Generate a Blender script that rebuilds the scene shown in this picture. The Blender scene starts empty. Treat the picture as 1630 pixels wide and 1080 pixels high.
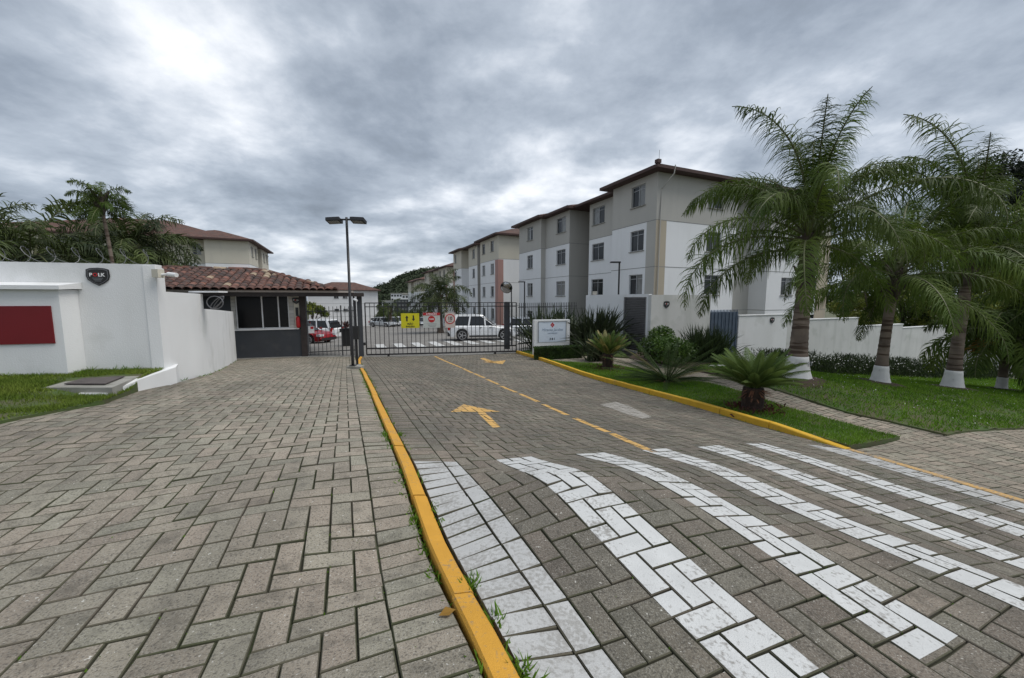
import bpy, bmesh, math, random
import numpy as np
from mathutils import Vector, Matrix, noise as mnoise
random.seed(7); RNG = np.random.default_rng(7)
SC = bpy.context.scene
COL = SC.collection
R = math.radians

# ------------------------------------------------------------------ camera, sky, sun, exposure
PITCH = R(6.0); FPX = 612.0
cd = bpy.data.cameras.new('camera'); cam = bpy.data.objects.new('camera', cd); COL.objects.link(cam)
cam.location = (0, 0, 0); cam.rotation_euler = (R(90) - PITCH, 0, 0)
cd.sensor_width = 36.0; cd.sensor_fit = 'HORIZONTAL'; cd.lens = 36.0 * FPX / 1630.0
cd.clip_start = 0.05; cd.clip_end = 3000
SC.camera = cam

SUN_EL, SUN_AZ = R(60), R(98)      # azimuth of the sun measured clockwise from +Y
world = bpy.data.worlds.new('World'); SC.world = world; world.use_nodes = True
wn, wl = world.node_tree.nodes, world.node_tree.links
wn.clear()
def N(t, **k):
    n = wn.new(t)
    for a, b in k.items(): setattr(n, a, b)
    return n
def wmath(op, a, b=None, c=None):
    n = N('ShaderNodeMath', operation=op)
    for i, v in enumerate((a, b, c)):
        if v is None: continue
        if isinstance(v, (int, float)): n.inputs[i].default_value = v
        else: wl.new(v, n.inputs[i])
    return n.outputs[0]
sky = N('ShaderNodeTexSky', sky_type='NISHITA'); sky.sun_disc = False
sky.sun_elevation = SUN_EL; sky.sun_rotation = SUN_AZ
tc = N('ShaderNodeTexCoord'); sep = N('ShaderNodeSeparateXYZ'); wl.new(tc.outputs['Generated'], sep.inputs[0])
zc = wmath('ADD', wmath('MAXIMUM', sep.outputs[2], 0.0), 0.24)
px = wmath('DIVIDE', sep.outputs[0], zc); py = wmath('DIVIDE', sep.outputs[1], zc)
cmb = N('ShaderNodeCombineXYZ'); wl.new(px, cmb.inputs[0]); wl.new(py, cmb.inputs[1])
def wnoise(scale, detail, rough, dist, off):
    m = N('ShaderNodeMapping'); m.inputs['Location'].default_value = off; wl.new(cmb.outputs[0], m.inputs[0])
    n = N('ShaderNodeTexNoise'); n.inputs['Scale'].default_value = scale; n.inputs['Detail'].default_value = detail
    n.inputs['Roughness'].default_value = rough; n.inputs['Distortion'].default_value = dist
    wl.new(m.outputs[0], n.inputs['Vector']); return n.outputs[0]
n1 = wnoise(1.5, 9, 0.56, 0.15, (3.1, 1.7, 0)); n2 = wnoise(0.42, 3, 0.5, 0.2, (7.3, 2.2, 1))
n3 = wnoise(5.5, 8, 0.62, 0.2, (1.1, 5.2, 2))
cl = wmath('ADD', wmath('ADD', wmath('MULTIPLY', n1, 1.15), wmath('MULTIPLY', n2, 0.20)), wmath('MULTIPLY', n3, 0.26))
cl = wmath('SUBTRACT', cl, 0.16)
# broad clearer and thicker areas of the cloud deck (directions of the sky in view)
BLOBS = [(290, 80, .12, .10), (390, 130, .12, .04), (835, 235, .12, .17), (900, 150, .14, .06), (640, 410, .16, .09), (500, 450, .2, .07), (60, 150, .20, -.05), (560, 180, .16, -.06), (700, 250, .10, .03), (1150, 90, .22, -.03),
         (1100, 330, .25, .04), (300, 250, .14, -.02), (40, 350, .2, -.01), (560, 330, .12, -.05), (1400, 60, .3, -.02), (130, 20, .12, .08)]
for (X, Y, rad, amp) in BLOBS:
    rx, q = (X - 815) / FPX, -(Y - 540) / FPX
    d = Vector((rx, math.cos(PITCH) + q * math.sin(PITCH), -math.sin(PITCH) + q * math.cos(PITCH))).normalized()
    vd = N('ShaderNodeVectorMath', operation='DISTANCE'); nv = N('ShaderNodeVectorMath', operation='NORMALIZE')
    wl.new(tc.outputs['Generated'], nv.inputs[0]); wl.new(nv.outputs[0], vd.inputs[0]); vd.inputs[1].default_value = d
    r = wmath('DIVIDE', vd.outputs['Value'], rad)
    g = wmath('MULTIPLY', wmath('POWER', 2.718, wmath('MULTIPLY', wmath('MULTIPLY', r, r), -1.0)), amp)
    cl = wmath('ADD', cl, g)
ramp = N('ShaderNodeValToRGB'); wl.new(cl, ramp.inputs[0]); ce = ramp.color_ramp
ce.elements[0].position = 0.36; ce.elements[0].color = (1.45, 1.68, 2.0, 1)
ce.elements[1].position = 0.90; ce.elements[1].color = (6.9, 7.1, 7.4, 1)
for p, c in ((0.53, (2.25, 2.6, 3.1, 1)), (0.67, (3.35, 3.75, 4.3, 1)), (0.78, (4.9, 5.25, 5.75, 1))):
    e = ce.elements.new(p); e.color = c
mix = N('ShaderNodeMixRGB'); mix.inputs[0].default_value = 0.93
wl.new(sky.outputs[0], mix.inputs[1]); wl.new(ramp.outputs[0], mix.inputs[2])
bg = N('ShaderNodeBackground'); bg.inputs['Strength'].default_value = 0.10
out = N('ShaderNodeOutputWorld'); wl.new(mix.outputs[0], bg.inputs[0]); wl.new(bg.outputs[0], out.inputs[0])
sd = bpy.data.lights.new('sun', 'SUN'); sun = bpy.data.objects.new('sun', sd); COL.objects.link(sun)
sd.energy = 1.5; sd.angle = R(35); sd.color = (1.0, 0.965, 0.91)
sdir = Vector((math.sin(SUN_AZ) * math.cos(SUN_EL), math.cos(SUN_AZ) * math.cos(SUN_EL), math.sin(SUN_EL)))
sun.rotation_euler = sdir.to_track_quat('Z', 'Y').to_euler()
SC.view_settings.view_transform = 'Standard'; SC.view_settings.look = 'None'
SC.view_settings.gamma = 1; SC.view_settings.use_curve_mapping = False
SC.view_settings.exposure = 0.62

# ------------------------------------------------------------------ geometry of the place
A = R(23.57); CA, SA = math.cos(A), math.sin(A)
def W(u, v, h=0.0): return Vector((u * CA - v * SA, u * SA + v * CA, h))
def UV(p): return (p[0] * CA + p[1] * SA, -p[0] * SA + p[1] * CA)
def ray(X, Y):
    r, q = (X - 815) / FPX, -(Y - 540) / FPX
    return Vector((r, math.cos(PITCH) + q * math.sin(PITCH), -math.sin(PITCH) + q * math.cos(PITCH)))
def P(X, Y, z): return ray(X, Y) * z
CTRL = [  # surveyed ground points: reading in the picture, distance
 (570,567,17),(597,640,5.7),(655,737,3.06),(545,597,9.0),(545,727,3.13),
 (1340,714,5.17),(1200,676,6.4),(1131,655,7.3),(1058,634.5,8.5),(975,612,10.4),(898,587.5,13.2),(820,562,18.1),
 (792,737,3.22),(922,727,3.53),(1028,722,3.84),(1125,717,4.17),(1203,712,4.49),
 (902,761,2.55),(1000,835,2.1),(1175,855,2.1),(1082,767,2.82),(1200,790,2.826),(1125,752,3.19),(1498,1031,1.548),(1630,960,1.79),(1630,893,2.4),(1630,843,2.89),(1630,798,3.64),
 (480,835,2.12),(485,957,1.60),(425,1010,1.42),(630,878,2.03),(770,1080,1.15),(400,1080,1.2),(0,1080,1.2),(0,865,2.0),(965,1079,1.27),(1303,1079,1.33),(1170,1079,1.29),
 (377,573,14.5),(333,595,8.3),(278,610,6.5),(170,633,5.2),(0,675,3.7),(490,568,15.94),
 (1267,605,9.2),(1400,612,10.6),(1515,620,12),(1593,622,13.5),(1290,597,15.5),(1480,605,18),(1630,608,20.5),
 (1505,694,6.3),(1630,684,7.6),(1027,562,16.5),(1123,566,17.9),(730,537,27),(505,545,25),(620,521,55),(1065,607,11.3)]
cp = []
for X, Y, z in CTRL:
    p = P(X, Y, z); u, v = UV(p); cp.append((u, v, p.z))
for u, v, h in ((-12, 8, -1.2), (-14, 0, -0.9), (-20, 40, -3.6), (-30, 90, -5.5), (10, 110, -7), (25, 60, -4.6), (20, 30, -3.4), (60, 20, -7), (60, 90, -8),
                (-60, 60, -4), (-60, 0, -2), (0, -8, -0.9), (8, -8, -1.9), (30, -10, -4), (-4, 30, -3), (10, 45, -3.6), (5, 30, -2.9), (90, 0, -8), (0, -40, -1), (-80, 140, -5), (100, 160, -8), (0, 170, -7)):
    cp.append((u, v, h))
cp = np.array(cp)
def tpsk(r2): return np.where(r2 > 0, 0.5 * r2 * np.log(np.maximum(r2, 1e-12)), 0)
_n = len(cp); _d = cp[:, None, :2] - cp[None, :, :2]; _K = tpsk((_d ** 2).sum(-1)) + np.eye(_n) * 0.02
_Pm = np.c_[np.ones(_n), cp[:, :2]]
_s = np.linalg.solve(np.block([[_K, _Pm], [_Pm.T, np.zeros((3, 3))]]), np.r_[cp[:, 2], 0, 0, 0])
def Guv(u, v):
    u = np.asarray(u, float); v = np.asarray(v, float); sh = u.shape
    q = np.c_[u.ravel(), v.ravel()]
    r2 = ((q[:, None, :] - cp[None, :, :2]) ** 2).sum(-1)
    return (tpsk(r2) @ _s[:_n] + _s[_n] + q @ _s[_n + 1:]).reshape(sh)
def G1(u, v): return float(Guv([u], [v])[0])
_ts = np.exp(np.linspace(math.log(0.6), math.log(200), 1500))
def GP(X, Y):
    d = ray(X, Y); pts = np.outer(_ts, np.array(d)); u = pts[:, 0] * CA + pts[:, 1] * SA; v = -pts[:, 0] * SA + pts[:, 1] * CA
    dz = pts[:, 2] - Guv(u, v); i = int(np.argmax(dz < 0)); i = max(i, 1)
    t = _ts[i - 1] + (_ts[i] - _ts[i - 1]) * dz[i - 1] / (dz[i - 1] - dz[i] + 1e-9)
    return d * t
def GU(X, Y): return UV(GP(X, Y))
def ground_at(p):
    u, v = UV(p); return Vector((p[0], p[1], G1(u, v)))

# ------------------------------------------------------------------ materials
def mat(name, col, rough=0.8, var=0.15, scale=3.0, bump=0.0, bscale=60.0, metal=0.0, spec=0.5, col2=None, rnd=0.0, stain=None, streak=None, trans=0.0):
    m = bpy.data.materials.new(name); m.use_nodes = True; n, l = m.node_tree.nodes, m.node_tree.links
    b = n['Principled BSDF']; b.inputs['Roughness'].default_value = rough; b.inputs['Metallic'].default_value = metal
    b.inputs['Specular IOR Level'].default_value = spec
    c1 = (*col, 1); c2 = (*(col2 if col2 else tuple(x * (1 - var) for x in col)), 1)
    g = n.new('ShaderNodeNewGeometry')
    t = n.new('ShaderNodeTexNoise'); t.inputs['Scale'].default_value = scale; t.inputs['Detail'].default_value = 6; l.new(g.outputs['Position'], t.inputs['Vector'])
    r = n.new('ShaderNodeValToRGB'); r.color_ramp.elements[0].position = .35; r.color_ramp.elements[1].position = .65
    r.color_ramp.elements[0].color = c2; r.color_ramp.elements[1].color = c1; l.new(t.outputs[0], r.inputs[0]); o = r.outputs[0]
    def mul(o, f, lo, hi):
        mr = n.new('ShaderNodeMapRange'); mr.inputs[3].default_value = lo; mr.inputs[4].default_value = hi; l.new(f, mr.inputs[0])
        x = n.new('ShaderNodeMixRGB'); x.blend_type = 'MULTIPLY'; x.inputs[0].default_value = 1; l.new(o, x.inputs[1]); l.new(mr.outputs[0], x.inputs[2]); return x.outputs[0]
    if rnd:
        oi = n.new('ShaderNodeObjectInfo'); at = n.new('ShaderNodeAttribute'); at.attribute_name = 'rnd'
        ad = n.new('ShaderNodeMath'); ad.operation = 'ADD'; fr = n.new('ShaderNodeMath'); fr.operation = 'FRACT'
        l.new(oi.outputs['Random'], ad.inputs[0]); l.new(at.outputs['Fac'], ad.inputs[1]); l.new(ad.outputs[0], fr.inputs[0])
        o = mul(o, fr.outputs[0], 1 - rnd, 1 + rnd)
    if stain:      # (colour, scale, threshold, strength)
        sc, ss, th, st = stain
        t2 = n.new('ShaderNodeTexNoise'); t2.inputs['Scale'].default_value = ss; t2.inputs['Detail'].default_value = 8; l.new(g.outputs['Position'], t2.inputs['Vector'])
        r2 = n.new('ShaderNodeMapRange'); r2.inputs[1].default_value = th; r2.inputs[2].default_value = th + .12; r2.inputs[4].default_value = st; l.new(t2.outputs[0], r2.inputs[0])
        x = n.new('ShaderNodeMixRGB'); l.new(r2.outputs[0], x.inputs[0]); l.new(o, x.inputs[1]); x.inputs[2].default_value = (*sc, 1); o = x.outputs[0]
    if streak:     # rain streaks: noise stretched along z
        sc, st = streak
        mp = n.new('ShaderNodeMapping'); mp.inputs['Scale'].default_value = (1.9, 1.9, .30); l.new(g.outputs['Position'], mp.inputs[0])
        t3 = n.new('ShaderNodeTexNoise'); t3.inputs['Scale'].default_value = 1; t3.inputs['Detail'].default_value = 6; l.new(mp.outputs[0], t3.inputs['Vector'])
        r3 = n.new('ShaderNodeMapRange'); r3.inputs[1].default_value = .52; r3.inputs[2].default_value = .75; r3.inputs[4].default_value = st; l.new(t3.outputs[0], r3.inputs[0])
        x = n.new('ShaderNodeMixRGB'); l.new(r3.outputs[0], x.inputs[0]); l.new(o, x.inputs[1]); x.inputs[2].default_value = (*sc, 1); o = x.outputs[0]
    l.new(o, b.inputs['Base Color'])
    if bump:
        t4 = n.new('ShaderNodeTexNoise'); t4.inputs['Scale'].default_value = bscale; t4.inputs['Detail'].default_value = 4; l.new(g.outputs['Position'], t4.inputs['Vector'])
        bp = n.new('ShaderNodeBump'); bp.inputs['Strength'].default_value = bump; bp.inputs['Distance'].default_value = .01; l.new(t4.outputs[0], bp.inputs['Height']); l.new(bp.outputs[0], b.inputs['Normal'])
    if trans:
        tr = n.new('ShaderNodeBsdfTranslucent'); l.new(o, tr.inputs[0]); ms = n.new('ShaderNodeMixShader'); ms.inputs[0].default_value = trans
        l.new(b.outputs[0], ms.inputs[1]); l.new(tr.outputs[0], ms.inputs[2]); l.new(ms.outputs[0], n['Material Output'].inputs[0])
    return m
def paver_mat(name, c1, c2, speck=.25, stain=None, rnd=.14):
    m = mat(name, c1, .88, scale=1.1, col2=c2, rnd=rnd, bump=.8, bscale=170, spec=.3, stain=stain)
    n, l = m.node_tree.nodes, m.node_tree.links; b = n['Principled BSDF']
    src = b.inputs['Base Color'].links[0].from_socket; g = n.new('ShaderNodeNewGeometry')
    oi = n.new('ShaderNodeObjectInfo'); at = n.new('ShaderNodeAttribute'); at.attribute_name = 'rnd'
    ad = n.new('ShaderNodeMath'); ad.operation = 'ADD'; fr = n.new('ShaderNodeMath'); fr.operation = 'FRACT'; ml = n.new('ShaderNodeMath'); ml.operation = 'MULTIPLY'; ml.inputs[1].default_value = 7.31
    l.new(oi.outputs['Random'], ad.inputs[0]); l.new(at.outputs['Fac'], ad.inputs[1]); l.new(ad.outputs[0], ml.inputs[0]); l.new(ml.outputs[0], fr.inputs[0])
    tr_ = n.new('ShaderNodeValToRGB'); l.new(fr.outputs[0], tr_.inputs[0]); tr_.color_ramp.elements[0].color = (1.06, .985, .93, 1); tr_.color_ramp.elements[1].color = (.96, 1.0, .93, 1); e_ = tr_.color_ramp.elements.new(.5); e_.color = (1.02, .99, .93, 1)
    x = n.new('ShaderNodeMixRGB'); x.blend_type = 'MULTIPLY'; x.inputs[0].default_value = 1; l.new(src, x.inputs[1]); l.new(tr_.outputs[0], x.inputs[2]); src = x.outputs[0]
    # pale and dark aggregate grains, soiled patches
    for sc, lo, hi, colr, st in ((150, .50, .66, (.48, .46, .41), speck * 1.5), (105, .52, .66, (.03, .028, .025), speck * 2.2), (60, .69, .72, (.68, .66, .60), .9), (11, .52, .75, (.06, .056, .045), .45), (-1, .50, .72, (.075, .07, .06), .42)):
        t = n.new('ShaderNodeTexNoise'); t.inputs['Scale'].default_value = abs(sc); t.inputs['Detail'].default_value = 3; l.new(g.outputs['Position'], t.inputs['Vector'])
        if sc < 0:      # wheel-worn tracks run with the lane
            mp = n.new('ShaderNodeMapping'); mp.vector_type = 'TEXTURE'; mp.inputs['Rotation'].default_value = (0, 0, A); mp.inputs['Scale'].default_value = (.55, 5, 5); l.new(g.outputs['Position'], mp.inputs[0]); l.new(mp.outputs[0], t.inputs['Vector'])
        r = n.new('ShaderNodeMapRange'); r.inputs[1].default_value = lo; r.inputs[2].default_value = hi; r.inputs[4].default_value = st; l.new(t.outputs[0], r.inputs[0])
        x = n.new('ShaderNodeMixRGB'); l.new(r.outputs[0], x.inputs[0]); l.new(src, x.inputs[1]); x.inputs[2].default_value = (*colr, 1); src = x.outputs[0]
    l.new(src, b.inputs['Base Color']); return m
def paint_mat(name, col, under, wear=.50, amount=.85):
    m = mat(name, col, .75, var=.10, scale=9, bump=.5, bscale=170, spec=.3)
    n, l = m.node_tree.nodes, m.node_tree.links; b = n['Principled BSDF']; src = b.inputs['Base Color'].links[0].from_socket; g = n.new('ShaderNodeNewGeometry')
    a = None
    for sc, w in ((55, .55), (4.5, .45)):
        t = n.new('ShaderNodeTexNoise'); t.inputs['Scale'].default_value = sc; t.inputs['Detail'].default_value = 5; l.new(g.outputs['Position'], t.inputs['Vector'])
        q = n.new('ShaderNodeMath'); q.operation = 'MULTIPLY'; q.inputs[1].default_value = w; l.new(t.outputs[0], q.inputs[0])
        if a is None: a = q.outputs[0]
        else:
            s = n.new('ShaderNodeMath'); s.operation = 'ADD'; l.new(a, s.inputs[0]); l.new(q.outputs[0], s.inputs[1]); a = s.outputs[0]
    r = n.new('ShaderNodeMapRange'); r.inputs[1].default_value = wear; r.inputs[2].default_value = wear + .1; r.inputs[4].default_value = amount; l.new(a, r.inputs[0])
    x = n.new('ShaderNodeMixRGB'); l.new(r.outputs[0], x.inputs[0]); l.new(src, x.inputs[1]); x.inputs[2].default_value = (*under, 1); l.new(x.outputs[0], b.inputs['Base Color'])
    return m
M = {}
M['paver_l'] = paver_mat('forecourt paver', (.345, .31, .262), (.265, .242, .205), stain=((.12, .115, .095), .9, .58, .35))
M['paver_d'] = paver_mat('driveway paver', (.215, .19, .16), (.145, .131, .113), stain=((.09, .085, .08), .8, .6, .4), rnd=.17)
M['paver_r'] = paver_mat('pavement paver', (.35, .31, .26), (.27, .24, .20))
M['paver_edge'] = mat('soiled and shaded paver edge', (.115, .10, .075), .95, col2=(.06, .065, .032), scale=3)  # joint shading put into the edge colour, together with dirt and moss
M['joint'] = mat('joint sand and moss', (.05, .044, .032), .95, col2=(.035, .05, .014), scale=2.2, bump=.6, bscale=80)
M['white_paint'] = paint_mat('white road paint', (.61, .615, .605), (.22, .205, .185), .525, .75)
M['worn_white'] = paint_mat('worn white road paint', (.50, .50, .49), (.28, .27, .25), .48, .7)
M['yellow_paint'] = paint_mat('yellow kerb paint', (.68, .40, .035), (.26, .20, .12), .565, .75)
M['orange_paint'] = paint_mat('orange road paint', (.66, .40, .13), (.22, .20, .17), .54, .7)
M['cement'] = paint_mat('cement smear', (.40, .375, .34), (.19, .175, .15), .50, .8)
M['kerb_orange'] = paint_mat('orange yellow kerb paint', (.64, .33, .045), (.27, .21, .14), .545, .75)
M['faded_yellow'] = paint_mat('faded yellow paint', (.62, .38, .14), (.25, .23, .20), .47, .9)
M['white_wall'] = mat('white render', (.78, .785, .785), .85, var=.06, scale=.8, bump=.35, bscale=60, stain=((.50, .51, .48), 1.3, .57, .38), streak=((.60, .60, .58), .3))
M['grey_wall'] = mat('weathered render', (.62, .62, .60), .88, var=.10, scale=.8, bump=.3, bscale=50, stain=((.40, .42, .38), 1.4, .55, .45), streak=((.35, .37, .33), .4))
M['block_white'] = mat('apartment white', (.78, .785, .79), .9, var=.05, scale=.4, streak=((.60, .60, .58), .22), bump=.15, bscale=30)
M['greige'] = mat('apartment greige', (.46, .445, .41), .9, var=.06, scale=.4, streak=((.34, .33, .31), .25), bump=.15, bscale=30)
M['tan'] = mat('apartment tan', (.45, .39, .30), .9, var=.06, scale=.4, streak=((.33, .30, .26), .35))
M['beige'] = mat('apartment beige', (.58, .545, .455), .9, var=.06, scale=.4, streak=((.42, .40, .36), .35))
M['pink'] = mat('pink render', (.40, .235, .205), .9, var=.08, scale=.5)
M['seam'] = mat('floor joint grey', (.25, .25, .24), .9)
M['fascia'] = mat('dark red fascia', (.065, .032, .026), .7)
M['soffit'] = mat('dark soffit', (.07, .05, .045), .8)
M['roof'] = mat('clay roof', (.13, .062, .045), .9, col2=(.075, .04, .032), scale=2.0, rnd=.2, stain=((.10, .085, .07), 1.5, .52, .5))
M['tile'] = mat('clay tile', (.175, .08, .056), .88, col2=(.085, .042, .034), scale=4.5, rnd=.50, bump=.3, bscale=60, stain=((.055, .045, .04), 3.5, .46, .8))
M['tile_pale'] = mat('pale clay tile', (.50, .40, .28), .85, col2=(.30, .22, .15), scale=4, rnd=.2, bump=.3)
M['glass'] = mat('window glass', (.022, .026, .030), .12, var=.3, scale=.7, spec=.35)
M['curtain'] = mat('curtained glass', (.20, .205, .20), .25, var=.3, scale=2.5, spec=.8)
M['alu'] = mat('window frame', (.42, .43, .44), .5, metal=.3)
M['alu_white'] = mat('white frame', (.72, .72, .72), .5)
M['charcoal'] = mat('charcoal paint', (.045, .05, .058), .6, var=.15, scale=2, stain=((.07, .07, .07), 2.5, .58, .5))
M['black_metal'] = mat('black metal', (.016, .016, .018), .45, var=.2)
M['fence_metal'] = mat('dark grey bars', (.035, .036, .038), .5, var=.2)
M['wood_dark'] = mat('dark wood beam', (.040, .030, .027), .7, var=.3, scale=6)
M['fascia_grey'] = mat('grey fascia', (.42, .37, .33), .7)
M['dark_void'] = mat('tinted glass', (.006, .006, .007), .25, spec=.25)
M['brick_white'] = mat('white brick', (.55, .53, .49), .9, rnd=.12)
M['red'] = mat('deep red enamel', (.17, .002, .006), .55, var=.08)
M['bright_red'] = mat('red enamel', (.48, .012, .015), .4, var=.05)
M['white_enamel'] = mat('white enamel', (.78, .78, .78), .5, var=.03)
M['blue_white'] = mat('bluish sign face', (.66, .73, .82), .35, var=.06, scale=5)
M['yellow_sign'] = mat('yellow sign', (.66, .60, .01), .5, var=.05)
M['pale_sign'] = mat('pale worn sign', (.55, .58, .54), .6, var=.12, scale=12)
M['pink_sign'] = mat('faded speed sign', (.62, .53, .48), .6, var=.10, scale=12)
M['blue_door'] = mat('blue grey gate', (.075, .105, .15), .6, var=.15, stain=((.05, .06, .08), 2.5, .55, .5))
M['louvre'] = mat('grey louvre', (.19, .185, .185), .5, var=.12)
M['concrete'] = mat('concrete', (.33, .32, .29), .9, var=.2, scale=4, bump=.4, bscale=60, stain=((.18, .18, .15), 3, .52, .6))
M['lid'] = mat('rusty manhole lid', (.10, .085, .08), .8, var=.3, scale=10)
M['grass'] = mat('grass blades', (.165, .285, .032), .8, col2=(.095, .20, .018), scale=1.6, rnd=.4, trans=.3, spec=.15)
M['turf'] = mat('turf soil', (.06, .10, .024), .95, col2=(.085, .08, .038), scale=2.5, bump=.6, bscale=40)
M['grass_dry'] = mat('lawn left', (.18, .235, .04), .8, col2=(.10, .16, .022), scale=1.8, rnd=.4, trans=.3, spec=.15)
M['soil'] = mat('dark soil', (.07, .045, .03), .95, var=.3, scale=9, bump=.8, bscale=40)
M['dirt'] = mat('ground', (.13, .12, .08), .95, col2=(.07, .09, .035), scale=.3)
M['frond'] = mat('palm frond', (.11, .155, .026), .6, col2=(.052, .092, .014), scale=.9, rnd=.4, trans=.3, spec=.25)
M['frond_far'] = mat('palm frond dark', (.085, .115, .028), .6, col2=(.025, .04, .014), scale=.8, rnd=.3, trans=.25, spec=.4)
M['rachis'] = mat('palm leaf stalk', (.11, .12, .045), .6, var=.2)
M['dry_frond'] = mat('dying frond', (.35, .19, .03), .8, var=.3, trans=.3)
M['cycad'] = mat('cycad leaf', (.15, .215, .055), .6, col2=(.08, .13, .032), scale=3, rnd=.3, trans=.25, spec=.2)
M['cycad_dark'] = mat('dark cycad leaf', (.07, .11, .030), .6, col2=(.022, .04, .012), scale=3, rnd=.25, trans=.2, spec=.12)
M['cycad_pale'] = mat('yellowed cycad leaf', (.36, .30, .10), .5, col2=(.14, .14, .05), scale=3, rnd=.25, trans=.22)
M['bark'] = mat('palm bark', (.23, .18, .14), .9, col2=(.13, .10, .08), scale=3, bump=1, bscale=25)
def bands(m, col, scz, th):
    n, l = m.node_tree.nodes, m.node_tree.links; b = n['Principled BSDF']; src = b.inputs['Base Color'].links[0].from_socket; g = n.new('ShaderNodeNewGeometry'); mp = n.new('ShaderNodeMapping'); mp.inputs['Scale'].default_value = (1.2, 1.2, scz); l.new(g.outputs['Position'], mp.inputs[0])
    t = n.new('ShaderNodeTexNoise'); t.inputs['Scale'].default_value = 1; t.inputs['Detail'].default_value = 3; l.new(mp.outputs[0], t.inputs['Vector']); r = n.new('ShaderNodeMapRange'); r.inputs[1].default_value = th; r.inputs[2].default_value = th + .08; l.new(t.outputs[0], r.inputs[0])
    x = n.new('ShaderNodeMixRGB'); l.new(r.outputs[0], x.inputs[0]); l.new(src, x.inputs[1]); x.inputs[2].default_value = (*col, 1); l.new(x.outputs[0], b.inputs['Base Color'])
bands(M['bark'], (.075, .05, .035), 11, .52)
M['boot'] = mat('old leaf bases', (.12, .095, .075), .95, col2=(.05, .04, .032), scale=5, bump=1, bscale=30)
M['lime'] = mat('lime wash', (.72, .71, .69), .9, var=.12, scale=6, bump=.6, bscale=30, stain=((.25, .22, .19), 5, .60, .7))
M['cycad_trunk'] = mat('cycad trunk', (.055, .032, .022), .95, col2=(.025, .016, .012), scale=9, bump=1, bscale=30)
M['dead_leaf'] = mat('brown leaf bases', (.24, .10, .05), .9, col2=(.10, .045, .025), scale=9, rnd=.3)
M['bromeliad'] = mat('red ground plant', (.14, .035, .03), .7, col2=(.06, .03, .02), scale=5, rnd=.4, trans=.2)
M['flax'] = mat('flax blade', (.045, .06, .025), .5, col2=(.02, .032, .012), scale=3, rnd=.4, trans=.2)
M['leaf'] = mat('bright leaf', (.085, .15, .022), .5, col2=(.03, .07, .010), scale=3, rnd=.4, trans=.3)
M['hedge'] = mat('hedge leaf', (.05, .10, .014), .6, col2=(.02, .045, .008), scale=4, rnd=.4, trans=.25)
M['border'] = mat('border leaf', (.04, .065, .018), .6, col2=(.018, .03, .009), scale=3, rnd=.4, trans=.25)
M['petal'] = mat('white petal', (.80, .80, .78), .7, trans=.3)
M['tree'] = mat('tree leaf', (.09, .13, .026), .6, col2=(.045, .07, .014), scale=1.2, rnd=.35, trans=.3)
M['tree_yel'] = mat('yellow green leaf', (.19, .20, .03), .6, col2=(.08, .12, .02), scale=1.2, rnd=.35, trans=.3)
M['pine'] = mat('pine needles', (.022, .034, .018), .7, col2=(.012, .02, .01), scale=1, rnd=.3, trans=.15)
M['far_leaf'] = mat('hill foliage', (.055, .075, .035), .9, col2=(.03, .045, .02), scale=.08, rnd=.3)
M['wood'] = mat('tree bark', (.09, .07, .055), .9, var=.3, scale=5, bump=.6)
M['wire'] = mat('galvanised wire', (.20, .20, .21), .5, metal=.5)
M['car_white'] = mat('white car paint', (.78, .79, .80), .18, var=.02, spec=.6)
M['car_red'] = mat('red car paint', (.24, .004, .008), .3, var=.03, spec=.3)
M['car_silver'] = mat('silver car paint', (.52, .54, .56), .22, var=.03, metal=.35)
M['car_dark'] = mat('dark car paint', (.04, .045, .05), .2, var=.03, spec=.6)
M['tyre'] = mat('tyre rubber', (.018, .018, .018), .85)
M['rim'] = mat('alloy rim', (.50, .50, .51), .35, metal=.6)
M['trim'] = mat('black trim', (.02, .02, .02), .5)
M['lamp_red'] = mat('tail lamp', (.40, .01, .01), .2)
M['lamp_clear'] = mat('head lamp', (.62, .64, .66), .12)
M['ink'] = mat('black print', (.015, .015, .015), .6)
M['ink_blue'] = mat('faint blue script', (.34, .42, .52), .6)
M['ink_grey'] = mat('grey print', (.20, .21, .22), .6)
M['mirror'] = mat('mirror face', (.42, .42, .42), .02, var=0, metal=1)
M['asphalt'] = mat('inner yard paving', (.27, .255, .235), .9, var=.2, scale=1.2, bump=.5, bscale=40, stain=((.17, .16, .15), .5, .55, .5))
M['terracotta'] = mat('terracotta pot', (.36, .15, .09), .8)
def brickify(m, bw, bh, dark=.45):
    n, l = m.node_tree.nodes, m.node_tree.links; b = n['Principled BSDF']; src = b.inputs['Base Color'].links[0].from_socket
    g = n.new('ShaderNodeNewGeometry'); mp = n.new('ShaderNodeMapping'); mp.inputs['Rotation'].default_value = (0, 0, -A); l.new(g.outputs['Position'], mp.inputs[0])
    t = n.new('ShaderNodeTexBrick'); t.inputs['Scale'].default_value = 1; t.inputs['Brick Width'].default_value = bw; t.inputs['Row Height'].default_value = bh; t.inputs['Mortar Size'].default_value = .006
    t.inputs['Color1'].default_value = (1, 1, 1, 1); t.inputs['Color2'].default_value = (.85, .85, .85, 1); t.inputs['Mortar'].default_value = (dark, dark, dark, 1); l.new(mp.outputs[0], t.inputs[0])
    x = n.new('ShaderNodeMixRGB'); x.blend_type = 'MULTIPLY'; x.inputs[0].default_value = 1; l.new(src, x.inputs[1]); l.new(t.outputs[0], x.inputs[2]); l.new(x.outputs[0], b.inputs['Base Color'])
brickify(M['asphalt'], .23, .115); brickify(M['roof'], .26, .40, .30)

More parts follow.
